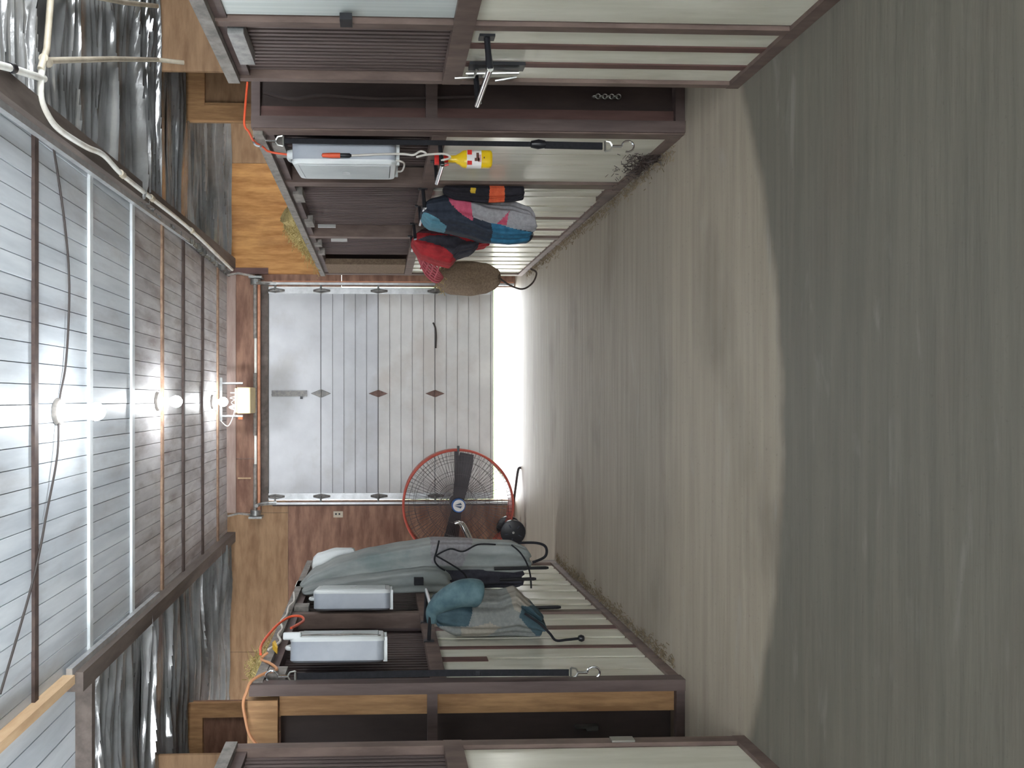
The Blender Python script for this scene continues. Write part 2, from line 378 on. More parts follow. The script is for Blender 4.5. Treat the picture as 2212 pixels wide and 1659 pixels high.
# ---- overhead door, raised a little
d1 = struct('door_1', 'white sectional overhead door raised a little above the floor', (0.065, YF, 0.28))
DX0, DX1 = -1.18, 1.31; yd = YF+0.02
ZS = [0.285, 0.947, 1.616, 2.288, 2.905]
for k in range(4):
    top = k == 3
    sec = build(B((DX0, yd+0.012, ZS[k]), (DX1, yd+0.045, ZS[k+1])), 'section', 'door_seam', d1)
    if not top:
        hh = (ZS[k+1]-ZS[k]-0.006)/5
        for j in range(5):
            z = ZS[k]+0.003+hh*j
            mb = MB().hexa([(DX0, yd-0.006, z+0.0035), (DX1, yd-0.006, z+0.0035), (DX1, yd+0.013, z+0.0035), (DX0, yd+0.013, z+0.0035),
                            (DX0, yd+0.002, z+hh-0.001), (DX1, yd+0.002, z+hh-0.001), (DX1, yd+0.013, z+hh-0.001), (DX0, yd+0.013, z+hh-0.001)])
            build(mb, 'slat', 'door_panel' if k > 1 else 'door_panel_low', sec)
    else:
        build(B((DX0, yd-0.002, ZS[k]+0.006), (DX1, yd+0.013, ZS[k+1]-0.01)), 'sheet', 'door_panel', sec)
    # end stiles
    for xx in (DX0, DX1-0.075): build(B((xx, yd-0.012, ZS[k]+0.004), (xx+0.075, yd+0.01, ZS[k+1]-0.004)), 'end_stile', 'track', sec)
def diamond(x, z, rx, rz, m):
    y = yd-0.015
    mb = MB().loft([[(x-rx, y+0.012, z), (x, y+0.012, z-rz), (x+rx, y+0.012, z), (x, y+0.012, z+rz)], [(x-rx*.9, y, z), (x, y, z-rz*.9), (x+rx*.9, y, z), (x, y, z+rz*.9)]])
    h = build(mb, 'hinge', m, d1); k = MB().tube([(x-rx*.8, y-0.006, z), (x+rx*.8, y-0.006, z)], 0.009, 8); build(k, 'hinge_pin', m, h, True)
diamond(0.065, 0.947, 0.045, 0.115, 'hinge_rust'); diamond(0.065, 1.616, 0.045, 0.115, 'hinge_rust'); diamond(0.065, 2.288, 0.05, 0.12, 'hinge')
build(B((0.03, yd-0.03, 2.45), (0.10, yd-0.002, 2.86)), 'opener_bracket', 'hinge', d1); build(B((0.045, yd-0.05, 2.5), (0.06, yd-0.02, 2.86)), 'bracket_rib', 'hinge', d1)
build(B((0.0, yd-0.02, 2.50), (0.03, yd-0.008, 2.53)), 'bracket_tab', 'black_plastic', d1)
for z in (0.947, 1.616, 2.288, 2.82):
    for x in (1.27, -1.14):
        h = build(MB().loft([[(x-0.03, yd-0.012, z), (x-0.012, yd-0.012, z-0.11), (x+0.012, yd-0.012, z-0.11), (x+0.03, yd-0.012, z), (x+0.012, yd-0.012, z+0.09), (x-0.012, yd-0.012, z+0.09)],
                             [(x-0.022, yd-0.03, z), (x-0.008, yd-0.022, z-0.08), (x+0.008, yd-0.022, z-0.08), (x+0.022, yd-0.03, z), (x+0.008, yd-0.022, z+0.06), (x-0.008, yd-0.022, z+0.06)]]), 'end_hinge', 'hinge', d1)
        build(MB().tube([(x, yd-0.03, z), (x+(0.09 if x > 0 else -0.09), yd-0.03, z)], 0.012, 8), 'roller', 'galv', h, True)
build(MB().tube(spline([(0.90, yd-0.012, 0.97), (0.84, yd-0.02, 0.945), (0.74, yd-0.014, 0.935), (0.60, yd-0.01, 0.94)]), 0.011, 6), 'lift_cord', 'black_cable', d1, True)
build(B((DX0, yd-0.006, 0.255), (DX1, yd+0.05, 0.285)), 'bottom_seal', 'door_panel_low', d1)
for x, sgn in ((1.345, 1), (-1.215, -1)):
    t = build(B((x-0.012, yd-0.075, 0.02), (x+0.012, yd-0.005, 2.80)), 'track', 'track', d1)
    build(B((x-0.006+sgn*0.03, yd-0.03, 0.02), (x+0.006+sgn*0.03, yd+0.0, 2.85)), 'track_flange', 'copper' if sgn > 0 else 'brown_deep', t)
    pts = [(x, yd-0.04, 2.80), (x, yd-0.06, 2.90), (x, yd-0.14, 2.98), (x, yd-0.26, 3.00)]
    build(MB().tube(spline(pts), 0.022, 6), 'track_bend', 'galv', t, True)
build(MB().tube([(-1.33, yd-0.13, 3.03), (1.36, yd-0.13, 3.03)], 0.016, 10), 'torsion_tube', 'pvc', d1, True)
build(MB().tube([(-1.33, yd-0.11, 2.995), (1.36, yd-0.11, 2.995)], 0.020, 10), 'lower_tube', 'copper', d1, True)
for x0_, x1_ in ((0.70, 1.36), (-0.42, 0.3), (-1.33, -0.75)): build(MB().tube([(x0_, yd-0.135, 3.035), (x1_, yd-0.135, 3.035)], 0.021, 10), 'tube_sleeve', 'galv_dull', d1, True)
for x in (1.40, -1.36):
    b_ = build(B((x-0.012, yd-0.2, 2.95), (x+0.012, yd-0.04, 3.10)), 'end_plate', 'galv', d1)
    build(MB().tube([(x+0.02, yd-0.12, 3.06), (x+0.045, yd-0.16, 3.22), (x+0.02, yd-0.2, 3.34)], 0.013, 6), 'hanger_angle', 'galv_dull', d1, True)
    build(MB().lathe([(0.0, -0.03), (0.06, -0.03), (0.06, 0.03), (0.0, 0.03)], (x-0.05 if x > 0 else x+0.05, yd-0.13, 3.03), 'x', 14), 'cable_drum', 'galv', d1, True)

# ---- stall partition plywood above the stalls
def pl(name, label, X0, X1, Y, Z0, m, stud):
    s_ = struct(name, label, ((X0+X1)/2, Y, 0)); s_['category'] = 'wall'
    build(B((X0, Y, 2.3), (X1, Y+0.03, ZC-0.03)), 'plywood_sheet', m, s_); build(B((X0, Y, Z0), (X1, Y+0.03, 2.297)), 'lower_sheet', 'brown_deep', s_)
    for a in stud: build(B(*a), 'stud', 'lumber', s_)
pl('wall_partition_right', 'plain brown plywood partition rising above the near right stall', 2.56, 4.6, 6.05, 0, 'ply_tan', [])
pl('wall_partition_right_2', 'framed plywood partition behind the first one on the right', 2.52, 4.6, 7.05, 0, 'ply_tan', [((2.52, 7.0, 0), (2.66, 7.05, ZC-0.03)), ((2.66, 7.0, ZC-0.2), (4.6, 7.05, ZC-0.03)), ((2.66, 7.01, 0), (2.68, 7.05, 3.2))])
pl('wall_partition_left', 'framed plywood partition rising above the left stalls', -4.6, -2.77, 7.10, 0, 'ply_red', [((-2.90, 7.05, 0), (-2.77, 7.10, ZC-0.03)), ((-4.6, 7.05, ZC-0.17), (-2.90, 7.10, ZC-0.03))])
pl('wall_partition_left_2', 'plywood partition at the left edge above the near stall', -4.6, -2.80, 6.10, 0, 'ply_tan', [])

# ---- foil insulation
def foil_strip(parent, X0, X1, Y0, Y1, seed, sag):
    rnd = random.Random(seed); nx, ny = 36, max(8, int((Y1-Y0)/0.0045)); vs = []
    rid = [(rnd.uniform(Y0, Y1), rnd.uniform(0.012, 0.034), rnd.uniform(0.012, 0.045), rnd.uniform(-0.06, 0.06), rnd.uniform(0, 6)) for _ in range(int((Y1-Y0)*8)+3)]
    rid += [(rnd.uniform(Y0, Y1), rnd.uniform(0.006, 0.011), rnd.uniform(0.028, 0.052), rnd.uniform(-0.03, 0.03), rnd.uniform(0, 6)) for _ in range(int((Y1-Y0)*13)+2)]
    for j in range(ny+1):
        y = Y0+(Y1-Y0)*j/ny
        for i in range(nx+1):
            u = i/nx; x = X0+(X1-X0)*u; z = ZC-0.02
            z -= sag*math.sin(PI*j/ny)*(0.6+0.4*math.sin(3*u+seed))
            for (yc, wd, am, sl, ph) in rid:
                dd = (y-yc-sl*(x-X0)-0.03*math.sin(2.1*x+ph))/wd
                if abs(dd) < 3: z -= am*math.exp(-dd*dd)*(0.5+0.5*math.sin(1.7*x+ph))
            z += 0.008*math.sin(5*x+1.3*y+seed)+0.006*math.sin(9*y+2*x)
            vs.append((x, y, z))
    fs = [(j*(nx+1)+i, j*(nx+1)+i+1, (j+1)*(nx+1)+i+1, (j+1)*(nx+1)+i) for j in range(ny) for i in range(nx)]
    build(MB().add(vs, fs), 'foil_sheet', 'foil', parent, True)
t = root('foil_insulation', 'wrinkled silver foil insulation stretched over the right stalls', 'insulation', (3.0, 5.5, ZC-0.05), 'foil insulation overhead')
ys = [1.6, 2.8, 4.0, 5.2, 6.4, 7.7, 9.0]
for i in range(6): foil_strip(t, 1.42, 4.58, ys[i]-0.02, ys[i+1]+0.02, 11+i, 0.03)
t = root('foil_insulation', 'wrinkled silver foil insulation stretched over the left stalls', 'insulation', (-3.0, 6.8, ZC-0.05), 'foil insulation overhead')
ys = [4.58, 5.7, 6.8, 7.9, 9.0]
for i in range(4): foil_strip(t, -4.58, -1.60, ys[i]-0.02, ys[i+1]+0.02, 31+i, 0.03)
build(B((-4.58, 4.55, ZC-0.10), (-1.66, 4.60, ZC-0.005)), 'edge_board', 'beam', t)

# ================================================================ STALL FRONTS
def stall_front(label, side, Y0, Y1, posts, boards, strips, bar_ranges, panels=(), group='stall fronts along the aisle', rec=0.0, pit=0.041):
    X = XR if side > 0 else XL; q = side           # q>0: stall body lies towards +X
    f = lambda a, b: (X+q*a, X+q*b)
    t = root('stall_front', label, 'stall', (X, (Y0+Y1)/2, 0), group)
    def bx(a, b, y0, y1, z0, z1, n, m): x0_, x1_ = f(a, b); return build(B((x0_, y0, z0), (x1_, y1, z1)), n, m, t)
    for (a, b) in posts: bx(-0.012, 0.036 if a < Y0+0.01 and Y0 > 3.5 else 0.09, a, b, 0, 2.25, 'post', 'brown_light')
    Yr = Y0+(0.125 if Y0 > 3.5 else 0.0)            # rails start behind the end wall
    bx(0.0, 0.08, Yr, Y1, 2.16, 2.25, 'top_rail', 'brown'); bx(0.0, 0.034, Y0+0.06, Yr, 2.16, 2.25, 'rail_end', 'brown') if Yr > Y0 else None
    tr = bx(-0.03, -0.002, Y0+0.02, Y1-0.02, 2.205, 2.255, 'door_track', 'galv_dull')
    bx(-0.014, 0.034, Y0+0.06 if Yr > Y0 else Y0, Y1, 1.245, 1.325, 'mid_rail', 'brown_light')
    bx(-0.014, 0.034, Y0+0.06 if Yr > Y0 else Y0, Y1, 0.0, 0.055, 'kick_board', 'brown_light')
    bx(0.055+rec, 0.075+rec, Yr, Y1, 1.3, 2.2, 'grille_back', 'grille_brown')
    bx(0.05, 0.075, Yr, Y1, 0.03, 1.26, 'board_back', 'brown_red')
    src = None
    for (a, b) in bar_ranges:
        y = a
        while y < b:
            if src is None:
                x0_, x1_ = f(0.025+rec, 0.05+rec); src = build(B((x0_, 0-0.0085, 1.30), (x1_, 0.0085, 2.18)), 'bar', 'grille_brown', t)
                src.location.y += y; ORG[src.name] = ORG[t.name]
            else: inst(src, (0, y-first, 0))
            if src is not None and y == a and (a, b) == bar_ranges[0]: first = y
            y += pit
    for (a, b) in boards: bx(0.005, 0.05, a+0.002, b-0.002, 0.045, 1.25, 'board', 'white_board')
    for (a, b, z0, z1) in strips: bx(0.0, 0.05, a, b, z0, z1, 'strip', 'brown_red')
    for (a, b, z0, z1, m) in panels: bx(0.01, 0.06, a, b, z0, z1, 'panel', m)
    return t, bx
def run(a, b, wds):
    out = []; y = a; i = 0
    while y < b-0.02:
        w_ = wds[i % len(wds)]; i += 1; out.append((y, min(y+w_, b))); y += w_
    return out
def with_gaps(rs, gap): return [(a, b-gap) for a, b in rs]

# far right
bds = [(4.07, 4.38), (4.385, 4.575), (4.58, 4.93)]
bds += with_gaps(run(5.06, 6.6, [0.12, 0.14, 0.26, 0.18, 0.20]), 0.035) + with_gaps(run(6.66, 8.6, [0.24, 0.20, 0.26, 0.22]), 0.06)
t, bx = stall_front('long brown and white stall front on the right beyond the gap, with hung blankets', 1, 3.98, 8.62,
    [(3.98, 4.06), (4.94, 5.04), (6.58, 6.66), (8.52, 8.62)], bds, [(5.9, 5.96, 0.05, 1.25), (6.3, 6.35, 0.05, 1.25)], [(4.13, 4.92), (5.08, 6.56), (6.7, 7.9)], rec=0.06, pit=0.05)
for a, b in ((4.2, 4.42), (5.2, 5.42), (6.0, 6.2), (6.9, 7.0), (7.3, 7.4)): bx(-0.02, 0.03, a, b, 2.12, 2.185, 'track_bracket', 'galv_dull')
bx(-0.01, 0.05, 7.95, 8.5, 1.33, 2.16, 'dusty_panel', 'burlap')
for y, z in ((6.135, 2.04), (6.676, 1.97)): bx(-0.035, -0.012, y-0.012, y+0.012, z-0.09, z+0.05, 'door_pull', 'steel')
bx(-0.02, 0.02, 5.06, 5.32, 0.0, 0.09, 'kick_block', 'brown_light')
# far left
bds = [(4.06, 4.215), (4.22, 4.395), (4.425, 4.575), (4.625, 4.76), (4.79, 4.95), (5.02, 5.16), (5.19, 5.30)] + with_gaps(run(5.37, 6.9, [0.20, 0.16, 0.24]), 0.05)
t, bx = stall_front('long brown and white stall front on the left beyond the gap, with two box fans', -1, 3.98, 7.0,
    [(3.98, 4.05), (5.30, 5.36), (6.9, 7.0)], bds, [(4.36, 4.43, 0.98, 1.25), (4.58, 4.62, 0.05, 1.25), (4.95, 5.02, 0.05, 1.25)], [(4.13, 5.28), (5.40, 6.88)], rec=0.09, pit=0.045)
for a, b in ((4.1, 4.22), (5.42, 5.52), (6.0, 6.14)): bx(-0.03, 0.03, a, b, 2.10, 2.20, 'track_bracket', 'galv_dull')
bx(-0.03, 0.01, 6.02, 6.2, 2.11, 2.26, 'end_block', 'white_board')
# near right; unseen run behind the camera extended to block window light
t, bx = stall_front('near stall front on the right with brown grille door and white boards', 1, -5.0, 3.38,
    [(3.345, 3.38), (2.845, 2.885)], [(-5.0, -3.0), (-2.995, -1.0), (-0.995, 0.6), (0.605, 2.02), (2.025, 2.84), (2.89, 3.02), (3.06, 3.185), (3.225, 3.345)], [(3.02, 3.06, 0.05, 1.25), (3.185, 3.225, 0.05, 1.25)],
    [(2.90, 3.34)], pit=0.031, panels=[(-5.0, 2.835, 1.32, 2.17, 'white_metal')])
bx(-0.03, 0.02, 2.90, 3.17, 2.11, 2.17, 'hanger_plate', 'galv')
bx(-0.025, 0.0, 2.79, 2.85, 1.70, 1.745, 'clip', 'black_plastic')
# near left; boards behind the camera added unseen against window light
t, bx = stall_front('near stall front at the left edge with brown grille and white panel', -1, -5.0, 3.32,
    [(3.27, 3.32)], [(-5.0, -3.0), (-2.995, -1.0), (-0.995, 0.6), (0.605, 2.2), (2.205, 3.265)], [], [(2.4, 3.26)], pit=0.033, panels=[(-5.0, 2.38, 1.32, 2.17, 'white_metal')])
bx(-0.02, 0.0, 3.275, 3.315, 0.50, 0.60, 'latch_plate', 'steel')

# side partitions of the far stalls, facing the gap
t = root('stall_partition', 'dark brown framed end wall of the far right stall facing the gap', 'partition', (3.0, 4.0, 0), 'stall end walls facing the gap')
Yp = 3.98
build(B((1.395, Yp-0.012, 0), (1.455, Yp+0.06, 2.26)), 'post', 'brown', t)
build(B((1.455, Yp-0.004, 2.215), (4.6, Yp+0.06, 2.26)), 'top_rail', 'brown', t); build(B((1.455, Yp-0.004, 1.30), (4.6, Yp+0.06, 1.36)), 'mid_rail', 'brown', t); build(B((1.455, Yp-0.004, 0), (4.6, Yp+0.06, 0.05)), 'bottom_rail', 'brown', t)
xs = [1.455, 1.52, 1.80, 2.1, 2.4, 2.8, 3.2, 3.6, 4.0, 4.6]
for i in range(len(xs)-1): build(B((xs[i]+0.001, Yp+(0.025 if i == 0 else 0.045), 0.04), (xs[i+1]-0.001, Yp+0.08, 2.22)), 'board', 'brown_red' if i == 0 else 'brown_deep', t)
build(MB().tube(spline([(1.585, Yp+0.02, 2.2), (1.55, Yp+0.01, 2.05), (1.57, Yp+0.01, 1.9), (1.56, Yp+0.015, 1.6), (1.575, Yp+0.01, 1.1)]), 0.010, 6), 'hanging_rope', 'brown_deep', t, True)
ch = MB()
for i in range(8): ch.torus((1.583+0.002*(i % 2), Yp-0.0+0.005, 0.475-0.018*i), 0.012, 0.0035, 'y' if i % 2 else 'x', 10, 5)
build(ch, 'chain', 'steel', t, True)
t = root('stall_partition', 'end wall of the far left stall with raw wood stud and dark panel', 'partition', (-3.0, 4.0, 0), 'stall end walls facing the gap')
build(B((-1.527, Yp-0.012, 0), (-1.468, Yp+0.06, 2.27)), 'post', 'brown', t)
build(B((-4.6, Yp-0.004, 2.125), (-1.552, Yp+0.05, 2.28)), 'top_rail', 'lumber', t); build(B((-4.6, Yp-0.004, 1.30), (-1.527, Yp+0.03, 1.352)), 'mid_rail', 'brown', t); build(B((-4.6, Yp-0.004, 0), (-1.527, Yp+0.03, 0.045)), 'bottom_rail', 'brown', t)
build(B((-1.645, Yp+0.032, 0.04), (-1.528, Yp+0.10, 2.12)), 'stud', 'lumber', t)
for i in range(8): build(B((-1.647-0.37*(i+1)+0.002, Yp+0.09, 0.04), (-1.647-0.37*i, Yp+0.12, 2.12)), 'board', 'void_board', t)
for z, wd in ((0.56, 0.014), (0.50, 0.026)): build(B((-1.735-wd, Yp+0.06, z-0.06), (-1.735, Yp+0.09, z)), 'latch', 'steel', t)

# hidden end walls of the near stalls, added to keep light off the gap
for lab, sx, y_ in (('unseen brown board end wall of the near right stall screening the gap', 1, 3.30), ('unseen brown board end wall of the near left stall screening the gap', -1, 3.24)):
    t = root('stall_partition', lab, 'partition', (sx*3.0, y_, 0), 'near stall end walls')
    build(B((sx*1.59, y_-0.02, 2.2), (sx*4.58, y_+0.05, 2.27)), 'top_rail', 'brown', t)
    for i in range(8): build(B((sx*(1.59+0.374*i), y_, 0.0), (sx*(1.59+0.374*(i+1)-0.002), y_+0.03, 2.2)), 'board', 'brown_deep', t)

# ================================================================ LAMPS
def lamp(label, x, y, zb, r):
    t = root('ceiling_lamp', label, 'lamp', (x, y, ZC), 'bare bulbs on the ceiling')
    build(MB().lathe([(0.0, 0), (0.075, 0), (0.075, -0.012), (0.068, -0.022), (0.0, -0.022)], (x, y, ZC-0.004), 'z', 20), 'mounting_plate', 'galv_dull', t, True)
    build(MB().lathe([(0.06, 0), (0.055, -0.012), (0.032, -0.03), (0.026, -0.06), (0.028, -0.075), (0.0, -0.075)], (x, y, ZC-0.024), 'z', 20), 'porcelain_socket', 'porcelain', t, True)
    zt_ = ZC-0.095
    build(MB().lathe([(0.0, zt_-zb), (0.014, zt_-zb), (0.015, 1.5*r), (0.018, 1.2*r), (0.62*r, 0.80*r), (0.0, 0.80*r)], (x, y, zb), 'z', 20), 'bulb_neck', 'fan_bezel', t, True)
    build(MB().lathe([(0.60*r, 0.80*r), (0.85*r, 0.53*r), (0.97*r, 0.2*r), (r, 0), (0.94*r, -0.35*r), (0.72*r, -0.7*r), (0.4*r, -0.92*r), (0.01, -r)], (x, y, zb), 'z', 24), 'bulb', 'bulb_glow', t, True)
    return t
lamp('lit bare bulb in porcelain socket nearest the viewer', -0.07, 4.30, 3.165, 0.05)
lamp('lit bare bulb, middle of the three on the ceiling', -0.02, 6.20, 3.225, 0.048)
lamp('lit bare bulb by the door opener unit', -0.03, 8.20, 3.255, 0.05)
t = build(MB().tube(spline([(1.40, 4.21, 3.365), (0.99, 4.36, 3.36), (0.63, 4.40, 3.35), (0.21, 4.38, 3.36), (-0.02, 4.30, 3.365), (-0.30, 4.24, 3.35), (-0.62, 4.12, 3.36), (-0.76, 4.02, 3.345), (-0.97, 3.91, 3.35), (-1.37, 3.63, 3.36)], 6), 0.006, 6), 'electric_cable', 'black_cable', None, True)
tag(t, 'thin dark cable running across the ceiling to the nearest bulb', 'cable')

# opener unit over the far door
t = root('door_opener', 'tan opener unit hung from angle irons above the far door', 'door opener', (-0.02, 8.66, 3.0))
build(B((-0.16, 8.5, 3.02), (0.13, 8.86, 3.17)), 'case', 'opener_case', t, bevel=0.012)
build(B((-0.15, 8.49, 3.165), (0.12, 8.7, 3.19)), 'case_lid', 'opener_case', t, bevel=0.006)
for x in (0.165, -0.2):
    a = build(B((x-0.003, 8.60, 3.12), (x+0.022, 8.606, ZC-0.004)), 'hanger_angle', 'galv', t); build(B((x-0.003, 8.60, 3.12), (x+0.002, 8.63, ZC-0.004)), 'angle_flange', 'galv', a)
build(B((-0.24, 8.595, ZC-0.035), (0.24, 8.601, ZC-0.008)), 'cross_angle', 'galv', t)
build(B((-0.225, 8.58, 3.12), (-0.198, 8.60, 3.165)), 'push_button', 'orange_cloth', t)
rnd = random.Random(3)
for i in range(9):
    a = rnd.uniform(-0.13, 0.11); b_ = a+rnd.uniform(-0.07, 0.07); z0_ = 3.185; z1_ = z0_+rnd.uniform(0.01, 0.075)
    build(MB().tube(spline([(a, 8.52, z0_), ((a+b_)/2, 8.49, z1_), (b_, 8.52, z0_+0.004)], 6), 0.004, 5), 'wire', 'white_cord', t, True)
build(MB().tube(spline([(-0.24, 8.58, ZC-0.02), (-0.30, 8.57, 3.28), (-0.2, 8.55, 3.22), (-0.10, 8.52, 3.19)], 6), 0.006, 6), 'wire', 'white_cord', t, True)

# ================================================================ PIPES AND CORDS
t = root('water_pipe', 'white plastic pipe run along the right ceiling edge with outward branches', 'pipe', (1.5, 6.0, 3.33))
zp = 3.275
build(MB().tube(spline([(1.66, 3.88, zp), (1.50, 3.86, zp), (1.43, 3.95, zp), (1.41, 4.10, zp), (1.44, 4.45, zp), (1.48, 4.72, zp), (1.46, 5.05, zp), (1.475, 5.7, zp), (1.50, 6.9, zp), (1.47, 8.8, zp)], 6), 0.017, 10), 'main_run', 'pvc', t, True)
build(MB().tube([(1.30, 2.9, zp), (1.50, 3.54, zp), (1.60, 3.90, zp)], 0.018, 10), 'main_run', 'pvc', t, True)
build(MB().tube([(1.63, 3.86, zp), (1.76, 3.93, zp), (2.06, 3.98, zp), (3.2, 4.05, zp)], 0.017, 10), 'cross_run', 'pvc_aged', t, True)
build(MB().tube([(1.70, 3.92, zp), (2.15, 4.92, zp), (2.56, 5.86, zp), (2.58, 5.95, 3.1)], 0.016, 10), 'branch', 'pvc_aged', t, True)
build(MB().tube([(2.10, 3.99, zp), (2.6, 5.1, zp), (2.96, 5.85, zp)], 0.016, 10), 'branch', 'pvc_aged', t, True)
for p in ((1.70, 3.92, zp), (2.10, 3.99, zp), (1.46, 5.05, zp), (1.475, 5.7, zp), (1.50, 6.9, zp)):
    build(MB().lathe([(0.0, -0.03), (0.024, -0.03), (0.024, 0.03), (0.0, 0.03)], p, 'y', 12), 'coupling', 'pvc_aged', t, True)
build(MB().tube([(1.50, 3.54, zp), (1.515, 3.58, zp)], 0.024, 10), 'clamp', 'black_plastic', t, True)

def cord(label, pts, r, m, name='extension_cord'):
    o = build(MB().tube(spline(pts, 6), r, 7), name, m, None, True); return tag(o, label, 'cord')
cord('orange extension cord along the top of the right stall end wall to the box fan', [(1.62, 3.955, 2.275), (1.5, 3.95, 2.285), (1.40, 3.95, 2.29), (1.375, 3.98, 2.272), (1.36, 4.08, 2.262), (1.355, 4.16, 2.225), (1.345, 4.2, 2.20), (1.33, 4.20, 2.10), (1.31, 4.17, 1.98), (1.30, 4.15, 1.90)], 0.006, 'orange_cord')
o = build(MB().lathe([(0.0, 0.05), (0.011, 0.045), (0.014, 0.0), (0.014, -0.05), (0.0, -0.05)], (1.30, 4.11, 1.86), 'z', 10), 'cord_plug', 'orange_cord', None, True); tag(o, 'orange plug joined to the white fan cord on the right', 'plug')
build(MB().lathe([(0.0, 0.0), (0.012, 0.0), (0.012, -0.05), (0.006, -0.06), (0.0, -0.06)], (1.30, 4.11, 1.81), 'z', 10), 'socket_end', 'black_plastic', o, True); ORG[o.name] = (0, 0, 0)
cord('white fan cord tied in a loop below the right box fan', [(1.30, 4.11, 1.755), (1.31, 4.115, 1.6), (1.315, 4.12, 1.48), (1.31, 4.12, 1.42), (1.33, 4.12, 1.38), (1.315, 4.12, 1.35), (1.30, 4.12, 1.40), (1.315, 4.125, 1.34), (1.32, 4.13, 1.25), (1.30, 4.13, 1.22), (1.285, 4.13, 1.27)], 0.006, 'white_cord', 'extension_cord')
cord('peach extension cord hanging over the left stall end wall', [(-1.79, 3.945, 2.20), (-1.72, 3.95, 2.26), (-1.63, 3.95, 2.285), (-1.55, 3.945, 2.295), (-1.50, 3.955, 2.28), (-1.455, 3.99, 2.26), (-1.44, 4.06, 2.20), (-1.45, 4.14, 2.15), (-1.45, 4.24, 2.20), (-1.46, 4.34, 2.265), (-1.43, 4.36, 2.23)], 0.008, 'peach_cord')
cord('pale cord wound along the top track of the left stall', [(-1.44, 4.44, 2.24), (-1.44, 4.52, 2.21), (-1.44, 4.60, 2.19), (-1.44, 4.72, 2.22), (-1.44, 4.85, 2.21), (-1.44, 5.0, 2.24), (-1.44, 5.15, 2.22), (-1.44, 5.35, 2.23), (-1.44, 5.5, 2.21), (-1.44, 5.75, 2.24)], 0.007, 'white_cord')
cord('orange cord looping down to the nearer left box fan', [(-1.44, 4.36, 2.27), (-1.43, 4.46, 2.285), (-1.42, 4.60, 2.275), (-1.40, 4.80, 2.23), (-1.39, 4.93, 2.17), (-1.38, 4.90, 2.10), (-1.37, 4.78, 2.07), (-1.34, 4.60, 2.08), (-1.32, 4.45, 2.11)], 0.008, 'orange_cord')
o = build(MB().loft([[(-1.42, 4.30, 2.17), (-1.39, 4.30, 2.17), (-1.39, 4.33, 2.17), (-1.42, 4.33, 2.17)], [(-1.425, 4.40, 2.21), (-1.385, 4.40, 2.21), (-1.385, 4.44, 2.20), (-1.425, 4.44, 2.20)]]), 'power_plug', 'yellow_plug', None); tag(o, 'yellow three-way plug above the nearer left box fan', 'plug')

# ================================================================ BOX FANS
def rrect(wd, h, rad, y, n=6):
    pts = []
    for cx_, cz_, a0 in ((wd/2-rad, h/2-rad, 0), (-wd/2+rad, h/2-rad, PI/2), (-wd/2+rad, -h/2+rad, PI), (wd/2-rad, -h/2+rad, 1.5*PI)):
        for k in range(n+1): a = a0+PI/2*k/n; pts.append((cx_+rad*math.cos(a), y, cz_+rad*math.sin(a)))
    return pts
def box_fan(label, loc, yaw, h=0.54, wd=0.5, d=0.11):
    t = root('box_fan', label, 'fan', loc, 'white box fans hung on the stall grilles', rotz=yaw)
    build(MB().loft([rrect(wd, h, 0.045, -d/2+0.012), rrect(wd, h, 0.045, d/2-0.012), rrect(wd-0.03, h-0.03, 0.04, d/2)], caps=True), 'housing', 'fan_white', t, True)
    bz = MB().loft([rrect(wd+0.008, h+0.008, 0.05, -d/2+0.012), rrect(wd+0.008, h+0.008, 0.05, -d/2), rrect(wd-0.01, h-0.01, 0.045, -d/2-0.012), rrect(wd-0.06, h-0.06, 0.04, -d/2-0.012), rrect(wd-0.065, h-0.065, 0.04, -d/2+0.004)], caps=False)
    build(bz, 'bezel', 'fan_bezel', t, True)
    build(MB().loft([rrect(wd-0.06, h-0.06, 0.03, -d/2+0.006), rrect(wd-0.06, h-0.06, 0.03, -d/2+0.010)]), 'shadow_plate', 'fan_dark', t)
    gr = MB()
    n = 44
    for i in range(n): x = -(wd-0.07)/2+(wd-0.07)*(i+0.5)/n; gr.box((x-0.0022, -d/2-0.016, -(h-0.07)/2), (x+0.0022, -d/2-0.002, (h-0.07)/2))
    for i in range(22): z = -(h-0.07)/2+(h-0.07)*(i+0.5)/22; gr.box((-(wd-0.07)/2, -d/2-0.013, z-0.002), ((wd-0.07)/2, -d/2-0.004, z+0.002))
    tag(build(gr, 'grille', 'fan_bezel', t), None, None, kind='stuff')
    build(MB().loft([rrect(0.10, 0.045, 0.02, -d/2-0.02), rrect(0.10, 0.045, 0.02, -d/2-0.010)]), 'badge', 'fan_bezel', t)
    hd = MB().tube(spline([(-0.07, 0, h/2-0.005), (-0.065, 0, h/2+0.03), (0, 0, h/2+0.042), (0.065, 0, h/2+0.03), (0.07, 0, h/2-0.005)], 5), 0.012, 8); build(hd, 'handle', 'fan_bezel', t, True)
    build(MB().lathe([(0.0, 0.035), (0.022, 0.033), (0.028, 0.0), (0.0, 0.0)], (0.16, -d/2+0.05, h/2), 'z', 14), 'knob', 'fan_bezel', t, True)
    for x in (-0.18, 0.18): build(MB().box((x-0.02, -d/2-0.005, -h/2-0.018), (x+0.02, d/2, -h/2+0.004)), 'foot', 'fan_bezel', t)
    return t
